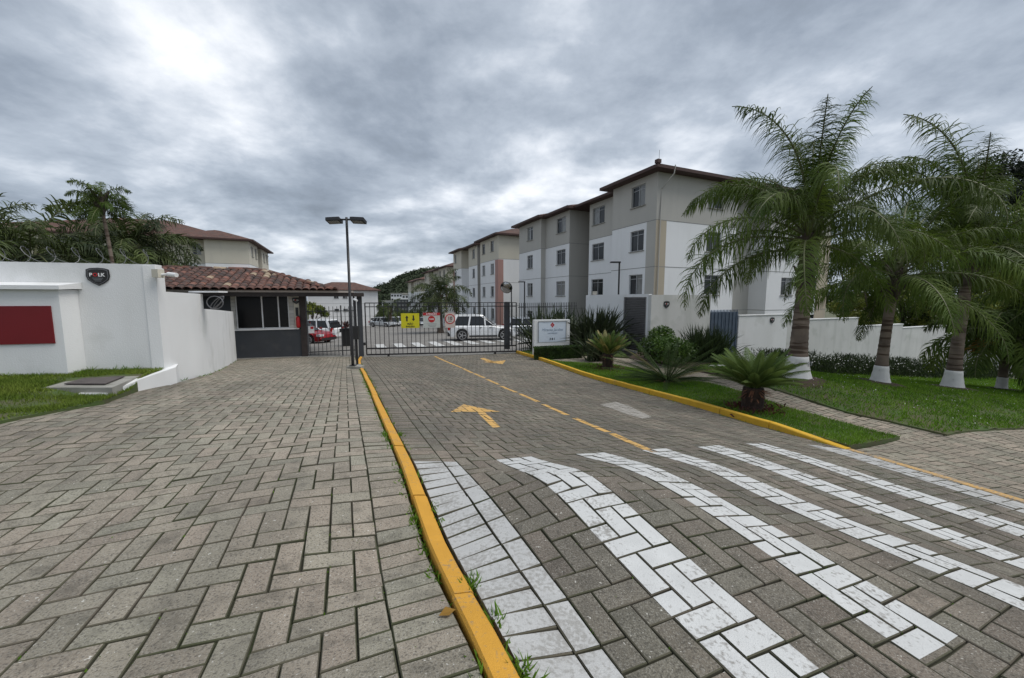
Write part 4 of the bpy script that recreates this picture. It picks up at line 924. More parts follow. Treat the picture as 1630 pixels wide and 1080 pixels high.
# ------------------------------------------------------------------ apartment buildings
FH = 2.69
win_cache = {}
def win_meshes(w, h, curtain):
    k = (round(w, 2), round(h, 2), curtain)
    if k in win_cache: return win_cache[k]
    fr = MB(); t = .045
    fr.box((0, 0, h / 2 - t / 2), (w, .05, t)); fr.box((0, 0, -h / 2 + t / 2), (w, .05, t)); fr.box((-w / 2 + t / 2, 0, 0), (t, .05, h - 2 * t)); fr.box((w / 2 - t / 2, 0, 0), (t, .05, h - 2 * t)); fr.box((0, -.004, 0), (t, .05, h - 2 * t))
    fr.box((0, 0, h / 2 - t - .22), (w - 2 * t, .04, .03))
    hw = (w - 3 * t) / 2; pn = MB().box((0, .01, 0), (hw, .008, h - 2 * t)); sl = MB().box((0, -.09, -h / 2 - .03), (w + .12, .20, .05))
    win_cache[k] = (raw('frame', fr.v, fr.f, M['alu']), raw('pane', pn.v, pn.f, M['glass']), raw('pane', pn.v, pn.f, M['curtain']), raw('sill', sl.v, sl.f, M['concrete']), hw / 2 + t / 2)
    return win_cache[k]
def add_window(root, c, ang, w, h, rv):       # c on the wall face, ang: direction of the facade
    rt = Vector((math.cos(ang), math.sin(ang), 0)); inw = Vector((-math.sin(ang), math.cos(ang), 0))
    fm, pg, pc, sm, off = win_meshes(w, h, 0); o = link('window', fm, root); o.matrix_basis = wmat(root).inverted() @ (Matrix.Translation(c + inw * .11) @ Matrix.Rotation(ang, 4, 'Z'))
    r = random.Random(rv)
    for s in (-1, 1): link('pane', pc if r.random() < .36 else pg, o, loc=(s * off, 0, 0))
    link('sill', sm, o, loc=(0, -.0, 0))
class Facade:
    """one flat wall face with real openings; quads of one colour per storey band"""
    def __init__(s): s.mb = {}
    def face(s, a, b, z0, z1, m, holes=()):       # a->b left to right seen from outside, holes (s0,s1,h0,h1)
        d = (b - a); L = d.length; d.normalize(); inw = Vector((-d.y, d.x, 0)); mb = s.mb.setdefault(m, MB())
        xs = sorted({0, L} | {q for h in holes for q in h[:2]}); zs = sorted({z0, z1} | {q for h in holes for q in h[2:]})
        pt = lambda x, z, k=0.0: Vector((a.x, a.y, 0)) + d * x + inw * k + Vector((0, 0, z))
        for i in range(len(xs) - 1):
            for j in range(len(zs) - 1):
                cx, cz = (xs[i] + xs[i + 1]) / 2, (zs[j] + zs[j + 1]) / 2
                if any(h[0] < cx < h[1] and h[2] < cz < h[3] for h in holes): continue
                mb.add([pt(xs[i], zs[j]), pt(xs[i + 1], zs[j]), pt(xs[i + 1], zs[j + 1]), pt(xs[i], zs[j + 1])], [(0, 1, 2, 3)])
        for h in holes:
            q = [(h[0], h[2]), (h[1], h[2]), (h[1], h[3]), (h[0], h[3])]
            for i in range(4):
                p1, p2 = q[i], q[(i + 1) % 4]; mb.add([pt(*p1), pt(*p2), pt(*p2, .16), pt(*p1, .16)], [(0, 1, 2, 3)])
            s.mb.setdefault('void', MB()).add([pt(*x, .16) for x in q], [(0, 1, 2, 3)])
def apartment(label, u0, v0, lev, outline, upper, lower, wins, rects, sgn=1, storeys=4, extra=None, panels=(), name='apartment_building', roofm='roof', wh=1.25):
    """outline: list of (a,b) plan corners clockwise/ccw, a along the road, b away from it (times sgn)"""
    E3 = lambda a, b, h=0.0: W(u0 + b * sgn, v0 + a, lev + h)
    root = thing(name, W(u0, v0, G1(u0, v0)), label, 'apartment block', 'apartment blocks along the inner road')
    n = len(outline); F_ = Facade(); tops = FH * storeys - 3.5; z_top = 7.26; zl = [z_top - FH * k for k in range(storeys + 1)]
    area = poly_area([(b * sgn, a) for a, b in outline]); order = outline if area > 0 else outline[::-1]
    bands = MB(); wlist = []
    for i in range(n):
        A_, B_ = order[i], order[(i + 1) % n]; a3, b3 = E3(*A_), E3(*B_); L = (b3 - a3).length; d = (b3 - a3).normalized(); ang = math.atan2(d.y, d.x)
        for k in range(storeys):
            z1, z0 = lev + zl[k], lev + zl[k + 1] if k < storeys - 1 else lev + zl[k + 1] - 2.0
            holes = []
            for (e, pos, ww) in wins:
                if e != (A_, B_) and e != (B_, A_): continue
                p = pos if e == (A_, B_) else L - pos
                hb = lev + zl[k + 1] + 1.05; hh = wh; holes.append((p - ww / 2, p + ww / 2, hb, hb + hh)); wlist.append((a3 + d * p, hb + hh / 2, ang, ww, hh))
            F_.face(a3, b3, z0, z1, upper if k == 0 else lower, holes)
        nr = Vector((d.y, -d.x, 0))
        for k in (1, 2, 3)[:storeys - 1]:
            c = (a3 + b3) / 2 + nr * .004; bands.box((c.x, c.y, lev + zl[k]), (L, .012, .035), rot=ang)
    for m, mb in F_.mb.items(): part('wall' if m != 'void' else 'interior_shade', mb, M['ink' if m == 'void' else m], root)
    part('floor_joint', bands, M['seam'], root)
    for i, (c, hz, ang, ww, hh) in enumerate(wlist): add_window(root, Vector((c.x, c.y, hz)), ang, ww, hh, hash((round(c.x), round(hz))) % 997)
    for (A_, B_, z0, z1, m, th) in panels:      # painted pilaster strips standing 3 mm proud
        a3, b3 = E3(*A_), E3(*B_); d = (b3 - a3); ang = math.atan2(d.y, d.x); nr = Vector((d.y, -d.x, 0)).normalized(); c = (a3 + b3) / 2 + nr * (th / 2)
        part('pilaster', MB().box((c.x, c.y, lev + (z0 + z1) / 2), (d.length, th, z1 - z0), rot=ang), M[m], root)
    # hipped roof over overlapping rectangles, overhang .65
    ov, sl = .65, .34; RR = [(a0 - ov, a1 + ov, b0 - ov, b1 + ov) for a0, a1, b0, b1 in rects]
    ga_ = sorted({q for r in RR for q in r[:2]}); gb_ = sorted({q for r in RR for q in r[2:]})
    def fill(g, st):
        o = []
        for i in range(len(g) - 1): k = max(1, int((g[i + 1] - g[i]) / st)); o += [g[i] + (g[i + 1] - g[i]) * j / k for j in range(k)]
        return o + [g[-1]]
    GA, GB = fill(ga_, .55), fill(gb_, .55); hz = lambda a, b: max(min(a - r[0], r[1] - a, b - r[2], r[3] - b) for r in RR)
    mb = MB(); idx = {}
    for i in range(len(GA) - 1):
        for j in range(len(GB) - 1):
            if hz((GA[i] + GA[i + 1]) / 2, (GB[j] + GB[j + 1]) / 2) <= 0: continue
            ks = []
            for a, b in ((i, j), (i, j + 1), (i + 1, j + 1), (i + 1, j)):
                if (a, b) not in idx: idx[(a, b)] = len(mb.v); mb.v.append(tuple(E3(GA[a], GB[b], 7.42 + sl * max(0, hz(GA[a], GB[b])))))
                ks.append(idx[(a, b)])
            f = tuple(ks if sgn > 0 else ks[::-1]); mb.f.append(f[::-1])
    part('roof', mb, M[roofm], root)
    fa_, so = MB(), MB()
    for k, r in enumerate(RR):
        e = .003 * k; cu, cv = u0 + sgn * (r[2] + r[3]) / 2, v0 + (r[0] + r[1]) / 2; c = W(cu, cv, lev + 7.33 - e); fa_.box(c, (r[3] - r[2] - e, r[1] - r[0] - e, .17), rot=A)
    part('eave', fa_, M['fascia'], root)
    if extra: extra(root, E3)
    return root
ol = [(0, 0), (4.0, 0), (4.0, 1.1), (8.25, 1.1), (8.25, 4.2), (10.2, 4.2), (10.2, .5), (14.25, .5), (14.25, 0), (19.05, 0), (19.05, 17.3), (0, 17.3), (0, 10.2), (1.3, 10.2), (1.3, 6.8), (0, 6.8)]
wi = [(((0, 0), (4, 0)), .95 + .62, 1.2), (((4.0, 1.1), (8.25, 1.1)), 3.1, 1.5), (((10.2, .5), (14.25, .5)), 1.35, 1.5), (((14.25, 0), (19.05, 0)), 2.3, 1.2), (((0, 0), (0, 6.8)), 4.8, 1.3), (((0, 10.2), (0, 17.3)), 2.2, 1.3), (((0, 10.2), (0, 17.3)), 5.2, 1.3)]
wi = [(((a, b), (c, d)), p, w) for ((a, b), (c, d)), p, w in [(((float(e[0][0]), float(e[0][1])), (float(e[1][0]), float(e[1][1]))), p, w) for e, p, w in wi]]
ol = [(float(a), float(b)) for a, b in ol]
rA = [(0, 19.05, 1.1, 17.3), (0, 4.0, 0, 17.3), (10.2, 19.05, .5, 17.3), (14.25, 19.05, 0, 17.3)]
def dpipe(root, E3):
    a = E3(-.07, .35, 7.3); part('drainpipe', MB().tube([a + Vector((.5, -.4, .2)), a + Vector((.45, -.4, -.25)), a + Vector((-.05, .05, -1.0)), E3(-.07, .25, 4.5), E3(-.07, .2, -3)], .035, 8), M['greige'], root)
    p = E3(1, 1, 8.0); part('antenna', MB().tube([p, p + up * .9], .012, 5), M['wire'], root)
    part('finial', MB().box(E3(-.55, -.55, 7.55), (.25, .25, .2), rot=A), M['fascia'], root)
nearA = apartment('nearest four-storey apartment block, greige top floor, partly behind the palms', 16.83, 17.65, 0, ol, 'greige', 'block_white', wi, rA, extra=dpipe,
  panels=[((0.75, 0), (0.004, 0), -4, 4.55, 'greige', .004), ((-.001, 0.0), (-.001, .80), -4, 4.55, 'tan', .006), ((14.25, .48), (14.249, .0), -4, 4.55, 'greige', .004), ((8.252, 1.1), (8.251, 4.2), -4, 7.2, 'greige', .003), ((10.19, 4.2), (10.191, .5), -4, 4.55, 'greige', .004), ((1.296, 6.8), (1.296, 10.2), -4, 7.2, 'greige', .003), ((-.001, 15.9), (-.001, 17.3), -4, 4.55, 'tan', .006)])
olC = [(0., 0.), (6.5, 0.), (6.5, 3.), (8.9, 3.), (8.9, .4), (12.9, .4), (12.9, 1.4), (15.3, 1.4), (15.3, 0.), (19.9, 0.), (19.9, 16.), (0., 16.)]
wiC = [(((0., 0.), (6.5, 0.)), 2.1, 1.1), (((0., 0.), (6.5, 0.)), 5.2, 1.1), (((8.9, .4), (12.9, .4)), 1.7, 1.1), (((15.3, 0.), (19.9, 0.)), 3.4, 1.1)]
rC = [(0, 19.9, 1.4, 16), (0, 6.5, 0, 16), (8.9, 19.9, .4, 16), (15.3, 19.9, 0, 16)]
apartment('second apartment block from the right with beige top and pink pilaster', 16.6, 41.9, 0, olC, 'beige', 'block_white', wiC, rC,
  panels=[((.9, 0), (.004, 0), -4, 4.5, 'pink', .10), ((-.001, -.1), (-.001, .55), -4, 4.5, 'pink', .08), ((6.502, 0), (6.501, 3.), -4, 7.2, 'greige', .003), ((8.898, 3), (8.897, .4), -4, 7.2, 'greige', .004), ((19.9, 0), (19.2, 0), -4, 4.5, 'pink', .08)])
apartment('third apartment block along the inner road, behind the yard palm', 16.6, 66.2, -1.8, olC, 'beige', 'block_white', wiC, rC, panels=[((.9, 0), (.004, 0), -4, 4.5, 'pink', .10)])
apartment('farthest apartment block in the right-hand row below the wooded hill', 16.6, 90.5, -2.9, olC, 'beige', 'block_white', wiC, rC)
olD = [(0., 0.), (5.2, 0.), (5.2, 2.6), (8., 2.6), (8., 0.), (13., 0.), (13., 1.5), (18.6, 1.5), (18.6, 24.), (1.1, 24.), (1.1, 4.3), (0., 4.3)]
wiD = [(((0., 0.), (5.2, 0.)), 1.9, 1.0), (((0., 0.), (5.2, 0.)), 4.1, 1.0), (((8., 0.), (13., 0.)), 1.6, 1.0), (((8., 0.), (13., 0.)), 3.9, 1.0), (((1.1, 4.3), (1.1, 24.)), 1.0, .8), (((1.1, 4.3), (1.1, 24.)), 6.6, 1.7), (((1.1, 4.3), (1.1, 24.)), 11.8, 2.2), (((1.1, 4.3), (1.1, 24.)), 17, 1.6)]
rD = [(0, 18.6, 1.5, 24), (0, 5.2, 0, 24), (0, 13, 1.0, 24)]
rD = [(1.1, 18.6, 1.5, 24), (0, 5.2, 0, 9.2), (0, 13, 0, 8.)]
def chim(root, E3): part('roof_parapet', MB().box(E3(-.2, 1.0, 4.0), (1.6, .5, .35), rot=A), M['pink'], root)
apartment('cream apartment block with red tiled roof behind the gatehouse', -10.06, 55.2, -.5, olD, 'beige', 'block_white', wiD, rD, sgn=-1, extra=chim)
apartment('farther cream block just right of the one behind the gatehouse', -9.5, 79.5, -3.3, olD, 'beige', 'block_white', wiD, rD, sgn=-1)
# closing house at the end of the yard
olE = [(0., 0.), (9., 0.), (9., 11.6), (0., 11.6)]
eh = P(601, 476, 84); uE, vE = UV(eh)
apartment('white two-storey house with hipped red roof closing the yard, black pole before it', uE, vE - 1, -5.6, [(0., 0.), (9., 0.), (9., 13.5), (0., 13.5)], 'block_white', 'block_white', [(((0., 0.), (0., 13.5)), 6.5, .9), (((0., 0.), (0., 13.5)), 8.2, .9)], [(0, 9, 0, 13.5)], sgn=-1, storeys=3, name='end_house', wh=.55)
# far town blocks and the wooded hill
def far_block(X0, X1, Y0, Y1, z, m, nfl, ncol, label, inv=False):
    a, b = P(X0, Y0, z), P(X1, Y0, z); h1 = a.z; h0 = P(X0, Y1, z).z - 6; d = 12; w = b.x - a.x; c = Vector(((a.x + b.x) / 2, a.y + d / 2, (h0 + h1) / 2))
    t = thing('far_apartment_block', Vector((c.x, c.y, h0)), label, 'apartment block', 'distant town blocks'); part('wall', MB().box(c, (w, d, h1 - h0)), M[m], t)
    part('roof', MB().box((c.x, c.y, h1 + .25), (w + .6, d + .6, .5)), M['block_white' if inv else 'concrete'], t)
    fh = (h1 - P(X0, Y1, z).z) / nfl
    for k in range(nfl):
        for j in range(ncol):
            x = a.x + w * (j + .5) / ncol; zz = h1 - fh * (k + .5); part('window', MB().box((x, a.y - .03, zz), (w / ncol * .62, .1, fh * .45)), M['glass' if not inv else 'curtain'], t)
far_block(608, 627, 480, 506, 190, 'block_white', 4, 4, 'white far apartment block seen through the gate, left of the dark one')
far_block(628, 654, 477, 508, 185, 'charcoal', 5, 5, 'dark far apartment block seen through the gate', True)
far_block(622, 640, 468, 480, 230, 'block_white', 2, 4, 'small white far building on the slope above the dark block')
far_block(640, 655, 470, 482, 215, 'block_white', 2, 3, 'white far building between dark block and row of apartments')
far_block(340, 372, 452, 470, 260, 'block_white', 3, 6, 'white distant block hidden behind the gatehouse roof')
# hill: a low ridge with a wood on it
HC = P(665, 476, 420); xs = np.linspace(-260, 330, 60); ys = np.linspace(-200, 160, 28); HX, HY = np.meshgrid(xs, ys)
hh = lambda x, y: (29 * np.exp(-((x - 12) / 48) ** 2) + 22 * np.exp(-((x - 120) / 120) ** 2)) * np.exp(-(y / 110) ** 2) - 12
V_ = np.stack([HX + HC.x, HY + HC.y, hh(HX, HY)], -1).reshape(-1, 3); i_ = np.arange(60 * 28).reshape(28, 60)
tag(link('wooded_hill', np_mesh('wooded_hill', V_, np.stack([i_[:-1, :-1], i_[:-1, 1:], i_[1:, 1:], i_[1:, :-1]], -1).reshape(-1, 4), M['far_leaf'])), kind='structure')
def leaf_cloud(centers, radii, n, size, rng, flat=.8):
    """n random leaf quads spread through ellipsoidal clumps -> V,F,rnd"""
    k = rng.integers(0, len(centers), n); d = rng.normal(size=(n, 3)); d /= np.linalg.norm(d, axis=1)[:, None]; r = rng.random(n) ** .45
    c = centers[k] + d * r[:, None] * radii[k]; a = rng.normal(size=(n, 3)); a /= np.linalg.norm(a, axis=1)[:, None]; b = np.cross(a, rng.normal(size=(n, 3))); b /= np.linalg.norm(b, axis=1)[:, None]
    s = size * (0.6 + .8 * rng.random(n))[:, None]; V = np.stack([c - a * s, c - b * s * flat * .5, c + a * s, c + b * s * flat * .5], 1).reshape(-1, 3); return V, np.arange(4 * n).reshape(n, 4), (rng.random(len(centers))[k] * .6 + rng.random(n) * .4)
rg = np.random.default_rng(5); n = 1500; x = rg.uniform(-120, 230, n); y = rg.uniform(-150, 20, n); cen = np.stack([x + HC.x, y + HC.y, hh(x, y) + 2.5], -1); rad = np.stack([rg.uniform(4, 7.5, n)] * 2 + [rg.uniform(3, 5.5, n)], -1)
V_, F_, r_ = leaf_cloud(cen, rad, 170000, 1.2, rg); tag(link('hillside_wood', np_mesh('hillside_wood', V_, F_, M['far_leaf'], r_)), 'dark green wood covering the hill far behind the gate', kind='stuff')

# ------------------------------------------------------------------ white block with louvred door, right-hand walls
bc = GP(1029, 562); ub0, vb0 = UV(bc); u1_ = UV(P(1123, 566, 17.9))[0]
wb = thing('white_wall_block', bc, 'white block wall with a grey louvred door beside the flax plants', 'wall')
TB = .19; uo = ub0
dv0, dv1 = vb0 + .12, vb0 + 1.55
part('wall', ubox(MB(), uo, uo + .18, dv1 + .02, vb0 + 4.6, -3.6, TB), M['white_wall'], wb); part('wall', ubox(MB(), uo + .001, uo + .179, dv0 - .01, dv1 + .019, TB - .12, TB + .004), M['white_wall'], wb)
part('wall', ubox(MB(), uo - .002, uo + .178, vb0 + .001, dv0 - .011, -3.6, TB), M['white_wall'], wb)
part('side_wall', ubox(MB(), uo + .004, u1_, vb0 - .17, vb0, -4.2, TB - .03), M['grey_wall'], wb)  # this face is painted grey
ld = part('louvred_door', ubox(MB(), uo + .10, uo + .14, dv0, dv1, -2.32, TB - .13), M['louvre'], wb)
for k in range(30):
    h = -2.24 + k * .0765; mb = MB(); mb.hexa([W(uo + .02, dv0 + .06, h), W(uo + .10, dv0 + .06, h + .03), W(uo + .10, dv1 - .06, h + .03), W(uo + .02, dv1 - .06, h)], [W(uo + .02, dv0 + .06, h + .012), W(uo + .10, dv0 + .06, h + .042), W(uo + .10, dv1 - .06, h + .042), W(uo + .02, dv1 - .06, h + .012)]); part('slat', mb, M['louvre'], ld)
for a, b in ((dv0, dv0 + .058), (dv1 - .058, dv1)): part('door_jamb', ubox(MB(), uo + .005, uo + .098, a, b, -2.32, TB - .13), M['louvre'], ld)
part('handle', MB().box(W(uo - .01, dv0 + .12, -1.2), (.05, .05, .14), rot=A), M['wire'], ld)
part('door_step', ubox(MB(), uo - .30, uo - .004, dv0 - .1, dv1 + .1, -2.7, -2.33), M['concrete'], wb)
mbx = MB().box(W(uo + .1, vb0 + 4.0, TB + .10), (.28, .12, .18), rot=A); single('meter_box', mbx, M['concrete'], 'small grey box light on top of the white block wall', 'wall light')
uc = ub0 + .85; shield('shield_badge', W(uc, vb0 - .176, -.26), W(1, 0), W(0, -1), .34, 'black shield badge on the grey face right of the louvred door')
bgp = GP(1150, 560); uB0, uB1 = u1_ + .02, u1_ + 1.95
bgt = thing('blue_gate', W(uB0 + 1, vb0 - .1, G1(uB0 + 1, vb0)), 'blue grey sheet metal double gate in the right wall', 'gate')
tg = -.62
for k, (a, b) in enumerate(((uB0, (uB0 + uB1) / 2 - .01), ((uB0 + uB1) / 2 + .01, uB1))):
    lf = part('gate_leaf', ubox(MB(), a, b, vb0 - .12, vb0 - .09, -4.4, tg), M['blue_door'], bgt)
    for j in range(4): q = a + (b - a) * (j + .5) / 4; part('rib', ubox(MB(), q - .02, q + .02, vb0 - .145, vb0 - .121, -4.4, tg - .02), M['blue_door'], lf)
part('bolt', MB().box(W((uB0 + uB1) / 2, vb0 - .16, -1.9), (.22, .06, .06), rot=A), M['trim'], bgt)
for k in range(20): q = uB0 + (k + .5) * (uB1 - uB0) / 20; part('spike', MB().box(W(q, vb0 - .105, tg + .05), (.03, .02, .10), rot=A), M['blue_door'], bgt)
sgw = [(u1_ + 1.97, u1_ + 5.6, -.63, 5.6), (5.6, 5.6, 0, 0)]
rwl = thing('right_boundary_wall', W(24, vb0, G1(24, vb0)), 'long white boundary wall stepping down to the right behind the palms', 'wall')
def uX(X): d = ray(X, 520); k = (vb0 * CA * 1) ; s = vb0 / (-d.x * SA + d.y * CA); return d.x * s * CA + d.y * s * SA
def hY(X, Y): d = ray(X, Y); s = vb0 / (-d.x * SA + d.y * CA); return d.z * s
segs = [(1184, 1248, 502), (1248, 1360, 508), (1360, 1432, 518), (1432, 1500, 520), (1500, 1570, 529), (1570, 1660, 531), (1660, 1800, 536)]
for i, (X0, X1, Y) in enumerate(segs):
    a = uX(X0) if i else u1_ + 1.97; b = uX(X1); h = hY((X0 + X1) / 2, Y); hl = hY(X0, Y); hr = hY(X1, Y + (.6 if i else 0))
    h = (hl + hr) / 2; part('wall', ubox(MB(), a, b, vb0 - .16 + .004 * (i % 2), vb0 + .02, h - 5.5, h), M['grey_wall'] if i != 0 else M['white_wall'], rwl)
    part('coping', ubox(MB(), a - .01, b + .01, vb0 - .19, vb0 + .05, h + .001, h + .045), M['white_wall'], rwl)
shield('wall_badge', W(uX(1223), vb0 - .18, hY(1223, 510)), W(1, 0), W(0, -1), .34, 'black shield badge on the long white wall right of the blue gate')
mb = MB(); ubox(mb, uX(1142), uX(1172), vb0 + .4, vb0 + 1.0, hY(1150, 496) - .05, hY(1150, 495)); single('blue_tarp', mb, M['blue_white'], 'light blue covered box behind the blue grey gate', 'tarp')
gb_ = GP(1490, 600); mbp = MB(); gq = W(uX(1492), vb0 - 1.2); gq = ground_at(gq); mbp.box(gq + up * .8, (.95, .6, 1.9), rot=A); single('grey_cabinet', mbp, M['louvre'], 'dark grey service cabinet before the wall beside the third palm', 'cabinet', origin=gq)
mb = MB(); p1 = W(uX(1513), vb0 - .9); p1 = ground_at(p1); pc_ = thing('twisted_pole', p1, 'thin white spiral banded pole next to the grey service cabinet', 'pole')
part('pole', MB().tube([p1, p1 + up * 2.6], .05, 8), M['white_enamel'], pc_)
for k in range(6): part('band', MB().tube([p1 + up * (1.1 + .25 * k), p1 + up * (1.2 + .25 * k)], .11, 8), M['white_enamel'], pc_)
# ------------------------------------------------------------------ name sign
s0, s1 = P(849, 541, 16.2), P(905, 541, 16.6); sg = ground_at((s0 + s1) / 2); d = (s1 - s0); d.z = 0; L = d.length; d.normalize(); nn = Vector((d.y, -d.x, 0))
ns = thing('name_sign', sg, 'white framed entrance name sign with a red diamond logo behind the low hedge', 'sign'); ang = math.atan2(d.y, d.x)
top = P(877, 509, 16.4).z; cxy = (s0 + s1) / 2; hgt = top - sg.z
c = Vector((cxy.x, cxy.y, sg.z + hgt / 2 - .15)); part('plinth', MB().box(c, (L, .24, hgt + .3), rot=ang), M['white_wall'], ns)
pw, ph = L * .78, .86; pc2 = Vector((cxy.x, cxy.y, top - .07 - ph / 2)) + nn * .128
fc = part('panel', MB().box(pc2, (pw, .014, ph), rot=ang), M['blue_white'], ns)
mb = MB()
for a, b, w_, h_ in ((0, ph / 2, pw + .03, .02), (-pw / 2, 0, .02, ph), (pw / 2, 0, .02, ph)): q = pc2 + d * a + up * b + nn * .01; mb.box(q, (w_, .02, h_), rot=ang)
part('panel_frame', mb, M['ink_grey'], ns)
lg = MB(); q = pc2 + up * (ph * .33) + nn * .010
for a, b in ((0, .055), (0, -.055), (.055, 0), (-.055, 0)):
    cq = q + d * a * .9 + up * b * 1.1; r = .044; lg.add([cq - d * r, cq - up * r * 1.2, cq + d * r, cq + up * r * 1.2], [(0, 1, 2, 3)])
part('diamond_logo', lg, M['bright_red'], ns)
rotm = Matrix((d, up, nn)).transposed().to_euler(); off_ = lambda a, b: pc2 + d * a + up * b + nn * .014 - sg
put_text('lettering', 'Mirante Jardins', .155, M['ink_blue'], ns, off_(0, ph * .10), rotm, shear=.3); put_text('lettering', 'residencial', .10, M['ink_blue'], ns, off_(0, -ph * .06), rotm, shear=.3)
put_text('lettering', '3 8 1', .12, M['ink'], ns, off_(0, -ph * .36), rotm, bold=True)
fl_ = GP(886, 559); single('ground_floodlight', MB().box(fl_ + up * .12, (.26, .18, .24), rot=.3), M['ink'], 'small black ground floodlight before the low hedge', 'floodlight', origin=fl_)
# ------------------------------------------------------------------ palms
def frond_mesh(name, elev, L, droop, nl, leaf, m, seed, width=.028, hang=.55, plume=True):
    """an arching feather leaf rooted at the origin, growing along +X; leaflets droop"""
    r = random.Random(seed); pts = []; p = Vector((0, 0, 0)); n = 22; a = elev
    for i in range(n + 1):
        pts.append(p.copy()); t = i / n; a -= droop / n * (.35 + 1.5 * t); p = p + Vector((math.cos(a), math.sin(t * 3 + seed) * .03, math.sin(a))) * (L / n)
    mb = MB(); mb.tube(pts, [.024 * (1 - .85 * i / n) * (1.6 if i < 2 else 1) + .004 for i in range(n + 1)], 5); nr = len(mb.f); V, F = mb.v, mb.f
    for k in range(nl):
        t = .13 + .87 * (k + r.random() * .6) / nl; s = t * n; i = min(int(s), n - 1); q = pts[i].lerp(pts[i + 1], s - i); d = (pts[i + 1] - pts[i]).normalized(); side = Vector((0, 1, 0)); nrm = d.cross(side).normalized()
        ll = leaf * (math.sin(math.pi * min(1, t * .92 + .10)) ** .55) * r.uniform(.8, 1.12)
        for sg in (-1, 1):
            if r.random() < .05: continue
            lift = r.uniform(-.9, .9) if plume else r.uniform(.1, .3)
            dr = (side * sg * r.uniform(.55, .95) + d * r.uniform(.2, .9) + nrm * lift).normalized(); hg = hang * r.uniform(.55, 1.35); dr = (dr + Vector((0, 0, .12 if not plume else .05))).normalized()
            w = width * r.uniform(.8, 1.2); pp = q.copy(); cr = d.cross(dr); wv = dr.cross(cr).normalized() if cr.length > 1e-4 else d; segs = 4; pr = []; dd = dr.copy()
            for j in range(segs + 1):
                u = j / segs; ww = w * (1.0 if j == 0 else (1.15 if j < 3 else .75)) * (0 if j == segs else 1) * .5; pr.append((pp.copy(), ww)); dd = (dd + Vector((0, 0, -1)) * hg * (.22 + .75 * u) * r.uniform(.8, 1.2)).normalized(); pp = pp + dd * (ll / segs)
            o = len(V)
            for pp_, ww in pr[:-1]: V += [tuple(pp_ - wv * ww), tuple(pp_ + wv * ww)]
            V.append(tuple(pr[-1][0]))
            for j in range(segs - 1): F.append((o + 2 * j, o + 2 * j + 1, o + 2 * j + 3, o + 2 * j + 2))
            F.append((o + 2 * (segs - 1), o + 2 * (segs - 1) + 1, o + 2 * segs))
    me = raw(name, V, F, m); me.materials.append(M['rachis']); mi = np.zeros(len(F), np.int32); mi[:nr] = 1; me.polygons.foreach_set('material_index', mi); return me
def frond_set(m, L=3.2, leaf=.62, nl=74, width=.03, tag_='frond', hang=.5, droopk=1.0):
    S = []
    for i, (e, dr) in enumerate(((82, 72), (72, 98), (60, 108), (47, 110), (33, 105), (18, 95), (2, 80), (-18, 60), (-42, 38))):
        for v in range(2): S.append((e, frond_mesh(tag_, R(e), L * (.95 + .1 * v), R(dr) * (1 + .12 * v) * droopk, nl, leaf, m, i * 7 + v * 3 + 1, width=width, hang=hang)))
    return S
FS = frond_set(M['frond'], L=3.5, leaf=.70, nl=125, width=.017, hang=1.35); FSF = frond_set(M['frond_far'], leaf=.75, nl=70, width=.036, hang=.85)
FSS = frond_set(M['frond'], L=2.2, leaf=.66, nl=70, width=.030, hang=1.2)
def place_frond(root, lc, me, az, sc=1.0, name='frond', tilt=0.0, roll=0.0):
    o = link(name, me, root, loc=lc); o.rotation_euler = (roll, tilt, az); o.scale = (sc,) * 3; return o
